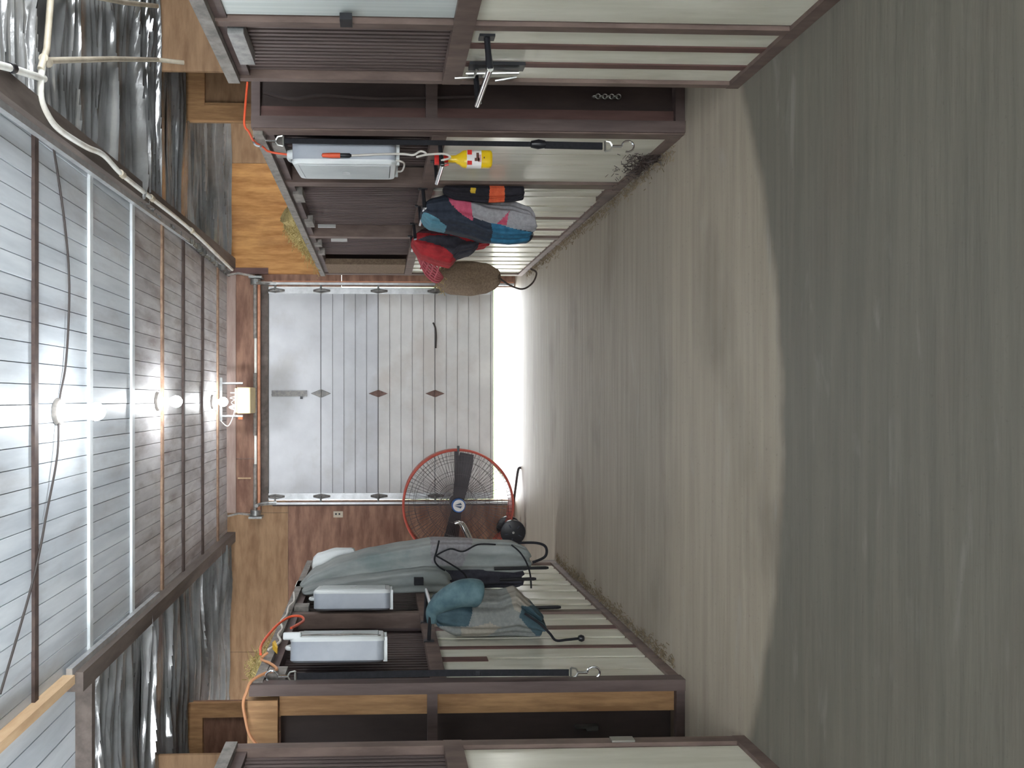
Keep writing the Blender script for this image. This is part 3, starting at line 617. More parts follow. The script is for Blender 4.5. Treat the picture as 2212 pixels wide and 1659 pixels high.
# right: faces the aisle (-X): local -y -> -X means yaw -90
f1 = box_fan('white box fan with grille facing the aisle, hung by the right stall corner', (1.36, 4.37, 1.79), R(-90-6.7), 0.56, 0.5, 0.115)
build(MB().tube(spline([(0.20, -0.04, -0.26), (0.235, -0.05, -0.30), (0.18, -0.055, -0.325), (0.0, -0.06, -0.318), (-0.02, -0.06, -0.29)], 6), 0.005, 6), 'cord_loop', 'white_cord', f1, True)
f2 = box_fan('nearer of the two white box fans on the left stall', (-1.445, 4.49, 1.835), R(90+13), 0.52, 0.5, 0.125)
build(MB().box((-0.245, -0.10, 0.20), (-0.195, -0.06, 0.30)), 'cord_adapter', 'fan_bezel', f2, bevel=0.008)
build(MB().tube(spline([(-0.20, -0.078, 0.22), (-0.19, -0.083, 0.10), (-0.205, -0.083, 0.0), (-0.185, -0.083, -0.12), (-0.21, -0.078, -0.24)], 6), 0.005, 6), 'power_cord', 'galv_dull', f2, True)
f3 = box_fan('farther of the two white box fans on the left stall', (-1.435, 5.55, 1.79), R(90+10), 0.53, 0.5, 0.125)

# ================================================================ CROSS TIES
def snap(t, x, y, z, s, axis_y):   # swivel snap hook, s = -1 hangs below, +1 stands above
    k_ = 1.35; q = (lambda a, b: (x, y+a*k_, z+s*b*k_)) if axis_y else (lambda a, b: (x+a*k_, y, z+s*b*k_))
    h = MB().tube([q(-0.02, 0.0), q(0.02, 0.0)], 0.006, 6); h.tube([q(-0.02, 0.0), q(-0.016, 0.02), q(0, 0.03)], 0.005, 6); h.tube([q(0.02, 0.0), q(0.016, 0.02), q(0, 0.03)], 0.005, 6)
    sn = build(h, 'buckle', 'steel', t, True)
    k = MB().tube([q(0, 0.028), q(0, 0.065)], 0.008, 8)
    pts = [q(0.022*math.sin(a), 0.09-0.025*math.cos(a)) for a in [i*0.42 for i in range(13)]]
    k.tube(pts, 0.006, 7); build(k, 'snap_hook', 'chrome', t, True)
t = root('cross_tie', 'black webbing cross tie with silver snaps hanging on the right corner post', 'strap', (1.35, 4.10, 1.2), 'cross ties hanging on the corner posts')
def web(t, p, w_, name='webbing', m='black_strap', th=0.005): build(MB().loft([[(x-w_/2, y-th/2, z), (x+w_/2, y-th/2, z), (x+w_/2, y+th/2, z), (x-w_/2, y+th/2, z)] for x, y, z in p]), name, m, t)
web(t, [(1.362, 4.075, 2.10), (1.360, 4.07, 1.4), (1.358, 4.07, 0.78)], 0.026)
build(MB().lathe([(0.0, 0.045), (0.018, 0.038), (0.026, 0.0), (0.02, -0.035), (0.0, -0.04)], (1.358, 4.07, 0.755), 'z', 14), 'stopper', 'black_plastic', t, True)
web(t, [(1.355, 4.07, 0.72), (1.352, 4.07, 0.41)], 0.036, 'padded_end', th=0.012)
snap(t, 1.352, 4.07, 0.395, -1, False); snap(t, 1.362, 4.075, 2.11, 1, False)
t = root('cross_tie', 'black webbing cross tie with silver snaps hanging on the left corner post', 'strap', (-1.45, 4.04, 1.3), 'cross ties hanging on the corner posts')
web(t, [(-1.448, 4.03, 2.03), (-1.440, 4.03, 1.3), (-1.446, 4.03, 0.6)], 0.034)
build(MB().box((-1.455, 4.02, 1.07), (-1.43, 4.05, 1.10)), 'slider', 'black_plastic', t, bevel=0.004)
snap(t, -1.446, 4.03, 0.59, -1, False); snap(t, -1.448, 4.03, 2.04, 1, False)

# ================================================================ BLANKET BARS
def blanket_bar(label, xw, y0, y1, z, reach, z2=None):
    q = 1 if xw > 0 else -1; xe = xw-q*reach; z2 = z2 or z
    t = root('blanket_bar', label, 'rack', (xw, y0, z), 'swing-out blanket bars on the stall fronts')
    for y in (y0, y1):
        a = build(MB().tube([(xw+q*0.004, y, z), (xw-q*reach*0.5, y, z-0.006), (xe, y, z-0.012)], [0.012, 0.012, 0.015], 8), 'arm', 'black_plastic', t, True)
        build(B((xw-0.006 if q > 0 else xw-0.004, y-0.02, z-0.03), (xw+0.004 if q > 0 else xw+0.006, y+0.02, z+0.03)), 'wall_plate', 'black_plastic', a)
    build(MB().tube([(xe, y0-0.01, z-0.012), (xe, y1+0.012, z-0.008)], 0.0125, 12), 'tube', 'chrome', t, True)
    return t
blanket_bar('empty chrome blanket bar with black arms on the near right stall', 1.386, 2.93, 3.27, 1.19, 0.125)
blanket_bar('empty chrome blanket bar above the yellow spray bottle', 1.388, 4.14, 4.47, 1.275, 0.125)
blanket_bar('blanket bar holding the navy, pink and grey horse blanket', 1.388, 5.06, 5.52, 1.315, 0.13)
blanket_bar('blanket bar holding the red and black blanket', 1.388, 6.08, 6.55, 1.33, 0.12)
blanket_bar('chrome blanket bar holding the teal and grey fly sheet', -1.476, 4.68, 5.07, 1.30, 0.21)
t = root('saddle_rack', 'bent chrome rack arm standing out into the aisle before the drum fan', 'rack', (-1.48, 6.84, 0.8))
build(MB().tube(spline([(-1.485, 6.82, 0.74), (-1.36, 6.82, 0.77), (-1.22, 6.83, 0.825), (-1.13, 6.84, 0.865), (-1.105, 6.84, 0.895), (-1.11, 6.84, 0.93)], 5), 0.017, 10), 'arm', 'chrome', t, True)
build(MB().tube(spline([(-1.485, 6.88, 0.71), (-1.36, 6.88, 0.74), (-1.22, 6.89, 0.795), (-1.13, 6.88, 0.845), (-1.11, 6.86, 0.87)], 5), 0.017, 10), 'arm', 'chrome', t, True)
build(B((-1.492, 6.78, 0.66), (-1.478, 6.92, 0.80)), 'wall_plate', 'black_plastic', t)

# near right door latch
t = root('door_latch', 'black and steel sliding latch below the near right mid rail', 'latch', (1.38, 3.16, 1.1))
build(B((1.372, 3.14, 1.00), (1.386, 3.20, 1.23)), 'plate', 'black_plastic', t); build(MB().tube([(1.36, 3.185, 1.02), (1.36, 3.20, 1.24)], 0.007, 8), 'bolt', 'steel', t, True)
build(MB().tube([(1.36, 3.16, 1.20), (1.33, 3.165, 1.21), (1.325, 3.165, 1.29)], 0.006, 8), 'lever', 'steel', t, True); build(MB().tube([(1.365, 3.24, 1.02), (1.352, 3.25, 1.11)], 0.005, 6), 'pin', 'galv', t, True)

# ================================================================ CLOTHS
def inside(p, poly):
    c = False; n = len(poly)
    for i in range(n):
        a, b = poly[i], poly[(i+1) % n]
        if (a[1] > p[1]) != (b[1] > p[1]) and p[0] < (b[0]-a[0])*(p[1]-a[1])/(b[1]-a[1])+a[0]: c = not c
    return c
def cloth(parent, rows, Y0, d, base, panels=(), seed=1, lv=46, n=56, fold=0.012, nf=7, names=None):
    # rows: (Z, Xmin, Xmax) from top to bottom; the bundle hangs with depth d along the wall
    rnd = random.Random(seed); rows = sorted(rows, key=lambda r: -r[0]); rings = []
    ph = [rnd.uniform(0, 6) for _ in range(6)]
    def at(z):
        for i in range(len(rows)-1):
            if rows[i][0] >= z >= rows[i+1][0]:
                t_ = (rows[i][0]-z)/max(1e-6, rows[i][0]-rows[i+1][0]); t_ = t_*t_*(3-2*t_)*0.5+t_*0.5
                return [rows[i][k]+(rows[i+1][k]-rows[i][k])*t_ for k in (1, 2)]
        return rows[-1][1:]
    zt, zb = rows[0][0], rows[-1][0]
    for l in range(lv+1):
        u = l/lv; z = zt+(zb-zt)*u; a, b = at(z); xc, hw = (a+b)/2, (b-a)/2
        e = min(1.0, math.sqrt(max(0.0, 1-(1-min(u/0.05, 1))**2)))*min(1.0, 0.55+0.45*math.sqrt(max(0, 1-(1-min((1-u)/0.03, 1))**2)))
        ring = []
        for k in range(n):
            th = 2*PI*k/n; cx_ = math.cos(th); sy_ = math.sin(th)
            px = math.copysign(abs(cx_)**0.75, cx_); py = math.copysign(abs(sy_)**0.75, sy_)
            fo = fold*(0.3+0.7*u)*(math.sin(nf*th+ph[0]+1.5*u)+0.6*math.sin((nf*2+1)*th+ph[1]-2.0*u)+0.4*math.sin(3*th+ph[2]+5*u))
            ring.append((xc+(hw+fo*0.5)*px*e, Y0+d/2+(d/2+fo*1.3)*py*e*(0.75+0.25*math.sin(PI*min(1, u*1.2+0.15))), z+0.012*math.sin(4*th+ph[3])*u))
        rings.append(ring)
    full = MB().loft(rings); groups = {}
    for f_ in full.f:
        c = [sum(full.v[i][k] for i in f_)/len(f_) for k in range(3)]
        key = 0
        for j, (poly, m, nm) in enumerate(panels):
            if inside((c[0], c[2]), poly): key = j+1
        groups.setdefault(key, []).append(f_)
    for key, fs in groups.items():
        mb = MB(); mp = {}
        for f_ in fs:
            for i in f_:
                if i not in mp: mp[i] = len(mb.v); mb.v.append(full.v[i])
            mb.f.append(tuple(mp[i] for i in f_))
        m, nm = (base[0], base[1]) if key == 0 else (panels[key-1][1], panels[key-1][2])
        build(mb, nm, m, parent, True)

t = root('horse_blanket', 'navy horse blanket with pink band and grey panels on the right stall', 'blanket', (1.22, 5.25, 0.6))
cloth(t, [(1.325, 1.235, 1.30), (1.25, 1.17, 1.35), (1.12, 1.145, 1.385), (1.0, 1.12, 1.37), (0.87, 1.075, 1.34), (0.72, 1.065, 1.335), (0.60, 1.08, 1.29), (0.55, 1.11, 1.23)], 5.03, 0.42, ('navy', 'body'),
      [([(1.395, 1.17), (1.40, 1.08), (1.288, 0.995), (1.175, 0.985), (1.21, 1.055), (1.29, 1.14)], 'pink', 'band'),
       ([(1.288, 1.0), (1.197, 0.985), (1.155, 0.84), (1.155, 0.79), (1.11, 0.55), (1.25, 0.53), (1.345, 0.70), (1.345, 0.88)], 'grey_cloth', 'side_panel'),
       ([(1.245, 0.74), (1.16, 0.755), (1.165, 0.82)], 'pink', 'gusset'),
       ([(1.167, 0.862), (1.158, 0.79), (1.11, 0.58), (1.04, 0.58), (1.05, 0.84)], 'blue_cloth', 'lining'),
       ([(1.20, 1.33), (1.245, 1.315), (1.158, 1.15), (1.11, 1.17)], 'cyan_cloth', 'edge_binding')], 5, 150, 150, 0.016)
t = root('cooler_sheet', 'black cloth with orange band hanging behind the navy blanket', 'blanket', (1.36, 5.0, 0.7))
cloth(t, [(1.19, 1.34, 1.39), (1.10, 1.30, 1.392), (0.9, 1.285, 1.392), (0.75, 1.295, 1.392), (0.665, 1.31, 1.39)], 4.955, 0.10, ('black_cloth', 'body'),
      [([(1.28, 0.89), (1.40, 0.885), (1.40, 0.79), (1.28, 0.785)], 'orange_cloth', 'band'), ([(1.337, 1.015), (1.372, 1.01), (1.366, 0.975), (1.331, 0.982)], 'yellow_cloth', 'patch')], 9, 130, 120, 0.008)
t = root('red_blanket', 'red and charcoal blanket draped over the farther right bar', 'blanket', (1.22, 6.3, 0.8))
cloth(t, [(1.345, 1.245, 1.30), (1.26, 1.15, 1.37), (1.12, 1.10, 1.385), (1.03, 1.08, 1.37), (0.96, 1.15, 1.36), (0.86, 1.18, 1.35), (0.80, 1.24, 1.345), (0.71, 1.255, 1.33)], 6.05, 0.42, ('red_cloth', 'body'),
      [([(1.32, 1.32), (1.40, 1.30), (1.40, 0.92), (1.34, 0.90), (1.30, 1.05)], 'dark_red', 'fold'), ([(1.26, 1.30), (1.29, 1.22), (1.30, 1.02), (1.26, 0.90), (1.26, 0.80), (1.10, 0.82), (1.13, 1.0), (1.20, 1.10), (1.24, 1.22)], 'charcoal', 'lining')], 13, 140, 140, 0.016)
t = root('halter', 'pink and red net hanging above the brown hay bag', 'net', (1.3, 7.2, 1.1))
rnd = random.Random(8)
for i in range(6): build(MB().tube(spline([(1.36, 7.0+0.06*i, 1.24), (1.30-0.02*i, 7.1+0.05*i, 1.16), (1.22-0.02*i, 7.2+0.03*i, 1.06), (1.17, 7.4, 0.99)], 5), 0.011, 6), 'strap', 'net_red', t, True)
for i in range(4): z = 1.20-0.045*i; build(MB().tube(spline([(1.35-0.03*i, 6.99, z), (1.30-0.03*i, 7.14, z-0.01), (1.24-0.03*i, 7.30, z+0.01)], 5), 0.009, 6), 'cross_strap', 'net_red', t, True)
t = root('hay_bag', 'stuffed brown burlap hay bag hanging beside the far door', 'bag', (1.18, 7.5, 0.45))
cloth(t, [(1.06, 1.13, 1.22), (1.0, 1.07, 1.29), (0.9, 1.03, 1.345), (0.7, 1.015, 1.35), (0.55, 1.04, 1.335), (0.46, 1.08, 1.28), (0.425, 1.13, 1.23)], 7.38, 0.32, ('burlap', 'sack'), (), 17, 40, 48, 0.006, 5)
rnd = random.Random(4); mb = MB()
for i in range(160):
    a = rnd.uniform(0, 2*PI); r_ = rnd.uniform(0.02, 0.15); p = Vector((1.17+r_*math.cos(a), 7.5+0.9*r_*math.sin(a), 1.03-0.25*r_+rnd.uniform(-0.04, 0.03)))
    q = p+Vector((rnd.uniform(-0.05, 0.05), rnd.uniform(-0.05, 0.05), rnd.uniform(-0.03, 0.04))); mb.tube([p, q], 0.0022, 4)
tag(build(mb, 'hay_tuft', 'hay', t), None, None, kind='stuff')
build(MB().tube(spline([(1.2, 7.5, 0.44), (1.12, 7.5, 0.33), (1.08, 7.5, 0.2), (1.14, 7.5, 0.1), (1.24, 7.5, 0.06), (1.28, 7.5, 0.12)], 6), 0.009, 6), 'tie_rope', 'brown_deep', t, True)

# left: long grey blanket
t = root('long_blanket', 'long silver grey horse blanket with black trim hung from the left stall top', 'blanket', (-1.3, 6.1, 0.4))
cloth(t, [(2.23, -1.48, -1.44), (2.1, -1.455, -1.33), (1.9, -1.42, -1.245), (1.67, -1.39, -1.185), (1.4, -1.36, -1.14), (1.16, -1.345, -1.105), (0.95, -1.355, -1.11), (0.75, -1.36, -1.125), (0.55, -1.37, -1.13), (0.45, -1.35, -1.17), (0.41, -1.34, -1.21)], 5.93, 0.30, ('silver_blanket', 'body'),
      [([(-1.275, 1.20), (-1.08, 1.20), (-1.08, 0.84), (-1.145, 0.88), (-1.31, 0.96)], 'grey_cloth', 'flap')], 23, 150, 130, 0.014, 5)
cloth(t, [(2.20, -1.487, -1.45), (2.0, -1.487, -1.38), (1.7, -1.487, -1.335), (1.4, -1.487, -1.30), (1.25, -1.487, -1.285), (1.14, -1.485, -1.295), (1.08, -1.475, -1.33), (1.055, -1.46, -1.36)], 5.79, 0.26, ('silver_blanket', 'hood'), (), 24, 70, 80, 0.012, 4)
cloth(t, [(1.12, -1.487, -1.33), (0.9, -1.487, -1.31), (0.7, -1.487, -1.30), (0.55, -1.487, -1.32), (0.47, -1.47, -1.35)], 5.95, 0.22, ('charcoal', 'lining'), (), 25, 50, 70, 0.012, 5)
def band(pts, r=0.007, m='black_strap', n='binding', par=None): build(MB().tube(spline(pts, 6), r, 6), n, m, par or t, True)
yf = 5.89
band([(-1.10, yf+0.06, 1.14), (-1.16, yf, 1.16), (-1.23, yf-0.02, 1.18), (-1.28, yf-0.02, 1.15), (-1.315, yf-0.01, 1.10)])
band([(-1.20, yf-0.01, 1.17), (-1.26, yf-0.03, 1.06), (-1.33, yf-0.03, 0.96), (-1.40, yf-0.01, 0.92)])
band([(-1.20, yf-0.01, 1.17), (-1.15, yf-0.01, 1.06), (-1.17, yf-0.01, 0.96), (-1.125, yf+0.03, 0.84), (-1.13, yf+0.05, 0.70)])
band([(-1.13, yf+0.03, 0.58), (-1.18, yf, 0.52), (-1.26, yf-0.02, 0.47), (-1.36, yf-0.01, 0.44), (-1.46, yf+0.01, 0.43)])
band([(-1.12, yf+0.06, 0.52), (-1.12, yf+0.05, 0.38), (-1.15, yf+0.04, 0.31), (-1.22, yf+0.02, 0.32), (-1.26, yf, 0.42)], 0.011, n='loose_strap')
build(MB().box((-1.40, yf-0.125, 1.27), (-1.35, yf-0.06, 1.34)), 'label_patch', 'black_strap', t)
t = root('white_sheet', 'folded pale sheet tucked behind the top of the long grey blanket', 'blanket', (-1.4, 6.3, 1.9))
cloth(t, [(2.16, -1.42, -1.31), (2.1, -1.44, -1.26), (1.95, -1.489, -1.22), (1.8, -1.489, -1.22)], 6.25, 0.16, ('fan_bezel', 'body'), (), 29, 20, 32, 0.01, 5)

t = root('fly_sheet', 'teal and grey mesh fly sheet draped over the left chrome bar', 'blanket', (-1.35, 4.85, 0.6))
cloth(t, [(1.285, -1.36, -1.27), (1.22, -1.43, -1.24), (1.13, -1.47, -1.20), (1.0, -1.475, -1.22), (0.86, -1.475, -1.23), (0.75, -1.475, -1.20), (0.66, -1.475, -1.28), (0.60, -1.47, -1.34), (0.575, -1.46, -1.36)], 4.66, 0.36, ('grey_mesh', 'body'),
      [([(-1.475, 1.10), (-1.40, 1.10), (-1.36, 0.93), (-1.40, 0.85), (-1.50, 0.97)], 'tan_mesh', 'patch'),
       ([(-1.40, 1.30), (-1.24, 1.30), (-1.23, 1.02), (-1.38, 1.06)], 'teal_dark', 'shoulder'),
       ([(-1.18, 0.80), (-1.30, 0.77), (-1.33, 0.70), (-1.26, 0.64), (-1.15, 0.70)], 'tan_mesh', 'fold'),
       ([(-1.28, 0.72), (-1.34, 0.74), (-1.47, 0.63), (-1.47, 0.55), (-1.30, 0.55)], 'teal_dark', 'hem')], 37, 150, 150, 0.018, 6)
t = root('rolled_neck_cover', 'teal rolled neck cover looped over the left chrome bar', 'blanket', (-1.2, 4.8, 1.0))
build(MB().tube(spline([(-1.37, 4.70, 1.28), (-1.30, 4.70, 1.275), (-1.24, 4.68, 1.22), (-1.19, 4.66, 1.13), (-1.175, 4.65, 1.05), (-1.19, 4.66, 0.985)], 8), [0.03+0.055*math.sin(min(1, k/32)*PI/2)**1.5*(1 if k < 37 else math.sqrt(max(0.02, 1-((k-36)/4.2)**2))) for k in range(41)], 16), 'roll', 'teal', t, True)
t = cord('black strap with a ball end hanging below the fly sheet', [(-1.30, 4.63, 0.72), (-1.36, 4.62, 0.63), (-1.42, 4.62, 0.57), (-1.465, 4.63, 0.53), (-1.468, 4.65, 0.46), (-1.468, 4.67, 0.38)], 0.008, 'black_strap', 'strap_end'); t['category'] = 'strap'
build(MB().lathe([(0.0, 0.022), (0.016, 0.016), (0.022, 0.0), (0.016, -0.016), (0.0, -0.022)], (-1.466, 4.67, 0.365), 'z', 12), 'ball', 'black_plastic', t, True)
for lab, x, y, z0_, z1_ in (('black rod standing out below the long grey blanket', -1.30, 5.88, 0.30, 0.72), ('short black rod beside the long grey blanket hem', -1.38, 5.86, 0.40, 0.68), ('black strap hanging behind the fly sheet', -1.46, 5.35, 0.33, 0.66)):
    o = build(MB().tube([(x, y, z0_), (x, y, z0_+0.02), (x-0.005, y, z1_)], [0.009, 0.013, 0.013], 8), 'black_rod', 'black_plastic', None, True); tag(o, lab, 'rod')

# spray bottle
t = root('spray_bottle', 'yellow spray bottle with red trigger hung on the right stall', 'bottle', (1.30, 4.2, 1.0))
def orr(z, a, b, n=20, cx_=1.315, cy_=4.20): return [(cx_+a*math.copysign(abs(math.cos(2*PI*k/n))**0.7, math.cos(2*PI*k/n)), cy_+b*math.copysign(abs(math.sin(2*PI*k/n))**0.7, math.sin(2*PI*k/n)), z) for k in range(n)]
build(MB().loft([orr(0.985, 0.038, 0.026), orr(0.99, 0.045, 0.031), orr(1.00, 0.048, 0.033), orr(1.12, 0.048, 0.033), orr(1.145, 0.045, 0.03), orr(1.165, 0.03, 0.022), orr(1.185, 0.02, 0.018), orr(1.225, 0.018, 0.018)]), 'body', 'bottle_yellow', t, True)
lb = build(MB().loft([orr(1.045, 0.0485, 0.0335), orr(1.125, 0.0485, 0.0335)], caps=False), 'label', 'label_white', t, True)
def lpatch(x0_, x1_, z0_, z1_, m): build(B((x0_, 4.164, z0_), (x1_, 4.166, z1_)), 'print', m, t)
lpatch(1.275, 1.296, 1.098, 1.123, 'nozzle_red'); lpatch(1.33, 1.355, 1.098, 1.123, 'nozzle_red'); lpatch(1.29, 1.33, 1.048, 1.064, 'label_pink'); lpatch(1.295, 1.312, 1.056, 1.083, 'label_brown'); lpatch(1.312, 1.34, 1.06, 1.074, 'label_brown'); lpatch(1.31, 1.318, 1.028, 1.034, 'label_brown')
hd = MB().lathe([(0.0, 0.0), (0.021, 0.0), (0.021, 0.03), (0.014, 0.035), (0.014, 0.05), (0.0, 0.05)], (1.315, 4.20, 1.225), 'z', 14); hd.box((1.285, 4.187, 1.262), (1.345, 4.213, 1.30)); nz = build(hd, 'spray_head', 'nozzle_red', t, True)
build(MB().tube([(1.288, 4.2, 1.268), (1.28, 4.2, 1.245), (1.285, 4.2, 1.222)], 0.006, 6), 'trigger', 'nozzle_red', nz, True)

# ================================================================ DRUM FAN
t = root('drum_fan', 'large red-rimmed drum fan on wheels standing before the far wall', 'fan', (-1.165, 8.45, 0.0))
c = (-1.165, 8.42, 0.735); Rr = 0.605
sh = []
for r_, y in ((Rr, 8.42), (Rr, 8.70), (Rr-0.012, 8.70), (Rr-0.012, 8.42)): sh.append([(c[0]+r_*math.cos(2*PI*k/64), y, c[2]+r_*math.sin(2*PI*k/64)) for k in range(64)])
sh.append(sh[0]); build(MB().loft(sh, caps=False), 'drum', 'fan_red', t, True)
build(MB().torus((c[0], 8.42, c[2]), Rr, 0.014, 'y', 64, 8), 'rim', 'fan_red', t, True)
gd = MB()
for i in range(96):
    a = 2*PI*i/96; gd.tube([(c[0]+0.09*math.cos(a), 8.385, c[2]+0.09*math.sin(a)), (c[0]+0.45*math.cos(a), 8.385, c[2]+0.45*math.sin(a)), (c[0]+0.60*math.cos(a), 8.415, c[2]+0.60*math.sin(a))], 0.002, 4)
for r_ in (0.2, 0.34, 0.48, 0.55): gd.torus((c[0], 8.383, c[2]), r_, 0.002, 'y', 48, 4)
tag(build(gd, 'wire_guard', 'guard_wire', t), None, None, kind='stuff')
gd = MB()
for i in range(72):
    a = 2*PI*(i+0.3)/72; gd.tube([(c[0]+0.09*math.cos(a), 8.72, c[2]+0.09*math.sin(a)), (c[0]+0.60*math.cos(a), 8.70, c[2]+0.60*math.sin(a))], 0.0025, 4)
for r_ in (0.2, 0.34, 0.48): gd.torus((c[0], 8.72, c[2]), r_, 0.002, 'y', 48, 4)
tag(build(gd, 'rear_guard', 'guard_wire', t), None, None, kind='stuff')
for a in (R(-10.5), R(169.5)):
    ca, sa = math.cos(a), math.sin(a); rings = []
    for r_, hw, tw in ((0.06, 0.06, 0.03), (0.2, 0.075, 0.04), (0.45, 0.085, 0.03), (0.57, 0.075, 0.02)):
        rings.append([(c[0]+ca*r_-sa*u, 8.50+tw*u/hw+dy, c[2]+sa*r_+ca*u) for u, dy in ((-hw, 0), (hw, 0), (hw, 0.006), (-hw, 0.006))])
    build(MB().loft(rings), 'blade', 'blade', t)
hub = build(MB().lathe([(0.0, 0.0), (0.074, 0.0), (0.078, 0.015), (0.078, 0.05), (0.0, 0.05)], (c[0], 8.37, c[2]), 'y', 28), 'hub_cap', 'logo_blue', t, True)
build(MB().lathe([(0.0, -0.003), (0.064, -0.003), (0.064, 0.002), (0.0, 0.002)], (c[0], 8.37, c[2]), 'y', 28), 'badge', 'label_white', hub)
lg = MB()
for sx in (-1, 1): lg.loft([[(c[0]+sx*0.006, 8.3645, c[2]-0.035), (c[0]+sx*0.03, 8.3645, c[2]-0.02), (c[0]+sx*0.004, 8.3645, c[2]+0.05)], [(c[0]+sx*0.006, 8.367, c[2]-0.035), (c[0]+sx*0.03, 8.367, c[2]-0.02), (c[0]+sx*0.004, 8.367, c[2]+0.05)]])
build(lg, 'emblem', 'logo_ink', hub)
build(MB().lathe([(0.0, 0.0), (0.08, 0.0), (0.08, 0.16), (0.0, 0.16)], (c[0], 8.53, c[2]), 'y', 20), 'motor', 'blade', t, True)
build(B((c[0]-0.60, 8.60, c[2]-0.025), (c[0]+0.60, 8.63, c[2]+0.025)), 'motor_mount', 'blade', t)
for y in (8.38, 8.66):
    wh = build(MB().lathe([(0.0, -0.03), (0.10, -0.03), (0.135, -0.02), (0.14, 0.0), (0.135, 0.02), (0.10, 0.03), (0.0, 0.03)], (-1.46, y, 0.14), 'y', 26), 'wheel', 'black_plastic', t, True)
    build(MB().lathe([(0.0, -0.036), (0.012, -0.036), (0.014, -0.03), (0.0, -0.03)], (-1.46, y, 0.14), 'y', 12), 'axle_cap', 'steel', wh)
    for i in range(5):
        a = 2*PI*i/5+0.5; p = (-1.46+0.06*math.cos(a), y-0.032, 0.14+0.06*math.sin(a)); q_ = (-1.46+0.1*math.cos(a), y-0.03, 0.14+0.1*math.sin(a)); build(MB().tube([p, q_], 0.008, 5), 'spoke', 'charcoal', wh)
build(MB().tube([(-1.46, 8.36, 0.14), (-1.46, 8.69, 0.14)], 0.012, 8), 'axle', 'steel', t, True)
build(MB().tube(spline([(-1.46, 8.66, 0.14), (-1.3, 8.66, 0.10), (-1.0, 8.66, 0.06), (-0.8, 8.66, 0.03), (-0.78, 8.66, 0.0)], 5), 0.014, 8), 'foot_bar', 'blade', t, True)
build(MB().tube([(c[0]+0.02, 8.42, c[2]-0.0), (c[0]+0.02, 8.42, c[2])], 0.001, 4), 'pin', 'blade', t)
build(B((-0.575, 8.40, 0.725), (-0.515, 8.43, 0.75)), 'rim_clip', 'black_plastic', t)

# ================================================================ HAY, OUTLET, SMALL THINGS
def hay_patch(label, fn, n, seed, ln=0.09):
    rnd = random.Random(seed); mb = MB()
    for i in range(n):
        p = Vector(fn(rnd)); q = p+Vector((rnd.uniform(-1, 1), rnd.uniform(-1, 1), rnd.uniform(-0.7, 0.5)))*ln; mb.tube([p, (p+q)/2+Vector((0, 0, 0.01)), q], 0.0028, 3)
    return tag(build(mb, 'hay', 'hay', None), label, 'hay', kind='stuff')
def gauss_pile(x, y, sx, sy, z, hgt):
    def f(r):
        a, b = r.gauss(0, 1), r.gauss(0, 1); return (x+a*sx, y+b*sy, z+hgt*math.exp(-(a*a+b*b)/3)*r.uniform(0.2, 1))
    return f
o = root('hay_bale_right', 'loose hay piled above the far end of the right stall', 'hay', (1.75, 7.6, 2.27)); o.name = 'hay_pile'
rr = []
for l in range(9):
    u = l/8; hw = 0.19*math.sqrt(max(0.02, 1-u*u)); rr.append([(1.66+hw*math.cos(2*PI*k/20)*(1+0.15*math.sin(3*k)), 7.45+1.05*math.cos(u*1.2)*math.sin(2*PI*k/20)*(1+0.1*math.sin(5*k)), 2.2+0.30*u+0.02*math.sin(4*k)) for k in range(20)])
ORG[o.name] = (1.75, 7.6, 2.27); build(MB().loft(rr), 'core', 'hay', o, True)
rnd = random.Random(5); mb = MB()
for i in range(1500):
    a, b = rnd.gauss(0, 1), rnd.gauss(0, 1); p = Vector((1.63+0.12*a, 7.4+0.42*b, 2.24+0.24*math.exp(-(a*a+b*b)/4)*rnd.uniform(0.3, 1.15))); q = p+Vector((rnd.uniform(-1, 1), rnd.uniform(-1, 1), rnd.uniform(-0.9, 0.5)))*0.07; mb.tube([p, q], 0.0028, 3)
tag(build(mb, 'stalks', 'hay', o), None, None, kind='stuff')
o = root('hay_pile', 'loose hay showing above the top rail of the left stall', 'hay', (-1.75, 4.9, 2.2))
rr = []
for l in range(9):
    u = l/8; hw = 0.15*math.sqrt(max(0.02, 1-u*u)); rr.append([(-1.76+hw*math.cos(2*PI*k/20)*(1+0.15*math.sin(3*k)), 5.1+0.5*math.cos(u*1.2)*math.sin(2*PI*k/20)*(1+0.1*math.sin(5*k)), 2.16+0.26*u) for k in range(20)])
build(MB().loft(rr), 'core', 'hay', o, True); mb = MB()
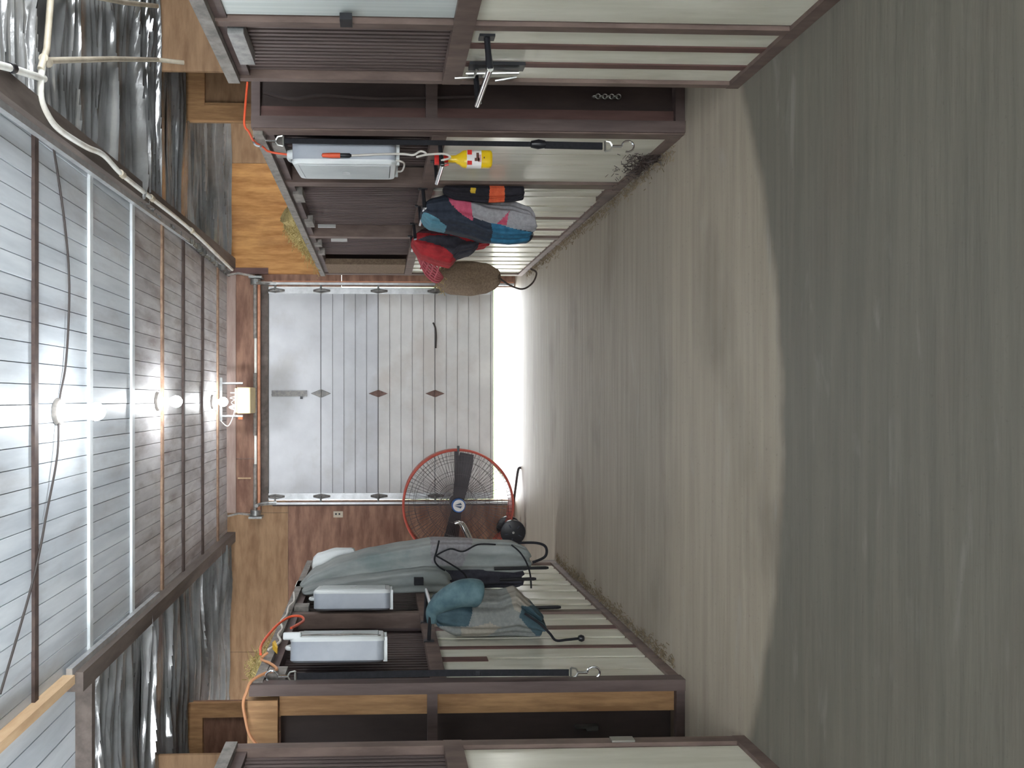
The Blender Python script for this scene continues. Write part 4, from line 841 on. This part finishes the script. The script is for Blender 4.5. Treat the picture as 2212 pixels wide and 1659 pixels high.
for i in range(900):
    a, b = rnd.gauss(0, 1), rnd.gauss(0, 1); p = Vector((-1.75+0.08*a, 5.1+0.28*b, 2.21+0.24*math.exp(-(a*a+b*b)/4)*rnd.uniform(0.3, 1.15))); q = p+Vector((rnd.uniform(-1, 1), rnd.uniform(-1, 1), rnd.uniform(-0.9, 0.5)))*0.06; mb.tube([p, q], 0.0025, 3)
tag(build(mb, 'stalks', 'hay', o), None, None, kind='stuff')
# dust and chaff swept against the stall feet
for lab, xc, q, y0_, y1_, n in (('chaff swept against the right stall foot', XR-0.03, -1, 4.1, 8.3, 900), ('chaff swept against the left stall foot', XL+0.03, 1, 4.1, 6.9, 700)):
    mb = MB(); rnd = random.Random(n)
    for i in range(n):
        y = rnd.uniform(y0_, y1_); d = abs(rnd.gauss(0, 0.035)); p = Vector((xc+q*d, y, 0.004)); a = rnd.uniform(0, PI); l = rnd.uniform(0.008, 0.03); mb.tube([p, p+Vector((math.cos(a)*l, math.sin(a)*l, rnd.uniform(0, 0.012)))], 0.002, 3)
    tag(build(mb, 'chaff', 'chaff', None), lab, 'chaff', kind='stuff')
t = root('wall_outlet', 'small tan outlet plate on the plywood left of the far door', 'outlet', (-1.345, YF-0.01, 2.06))
build(B((-1.385, YF-0.018, 2.03), (-1.315, YF-0.002, 2.14)), 'plate', 'outlet', t)
for z in (2.06, 2.10): build(B((-1.355, YF-0.021, z), (-1.335, YF-0.016, z+0.02)), 'socket', 'black_plastic', t)

mb = MB(); rnd = random.Random(77)
for i in range(420):
    y = 4.30+abs(rnd.gauss(0, 0.2)); p = Vector((XR-0.004-abs(rnd.gauss(0, 0.02)), y, abs(rnd.gauss(0.04, 0.09)))); mb.tube([p, p+Vector((rnd.uniform(-0.012, 0.0), rnd.uniform(-0.04, 0.04), rnd.uniform(-0.03, 0.03)))], 0.002, 3)
tag(build(mb, 'dust_tuft', 'brown_deep', None), 'dark tuft of dust and straw at the foot of the white boards below the spray bottle', 'dust', kind='stuff')
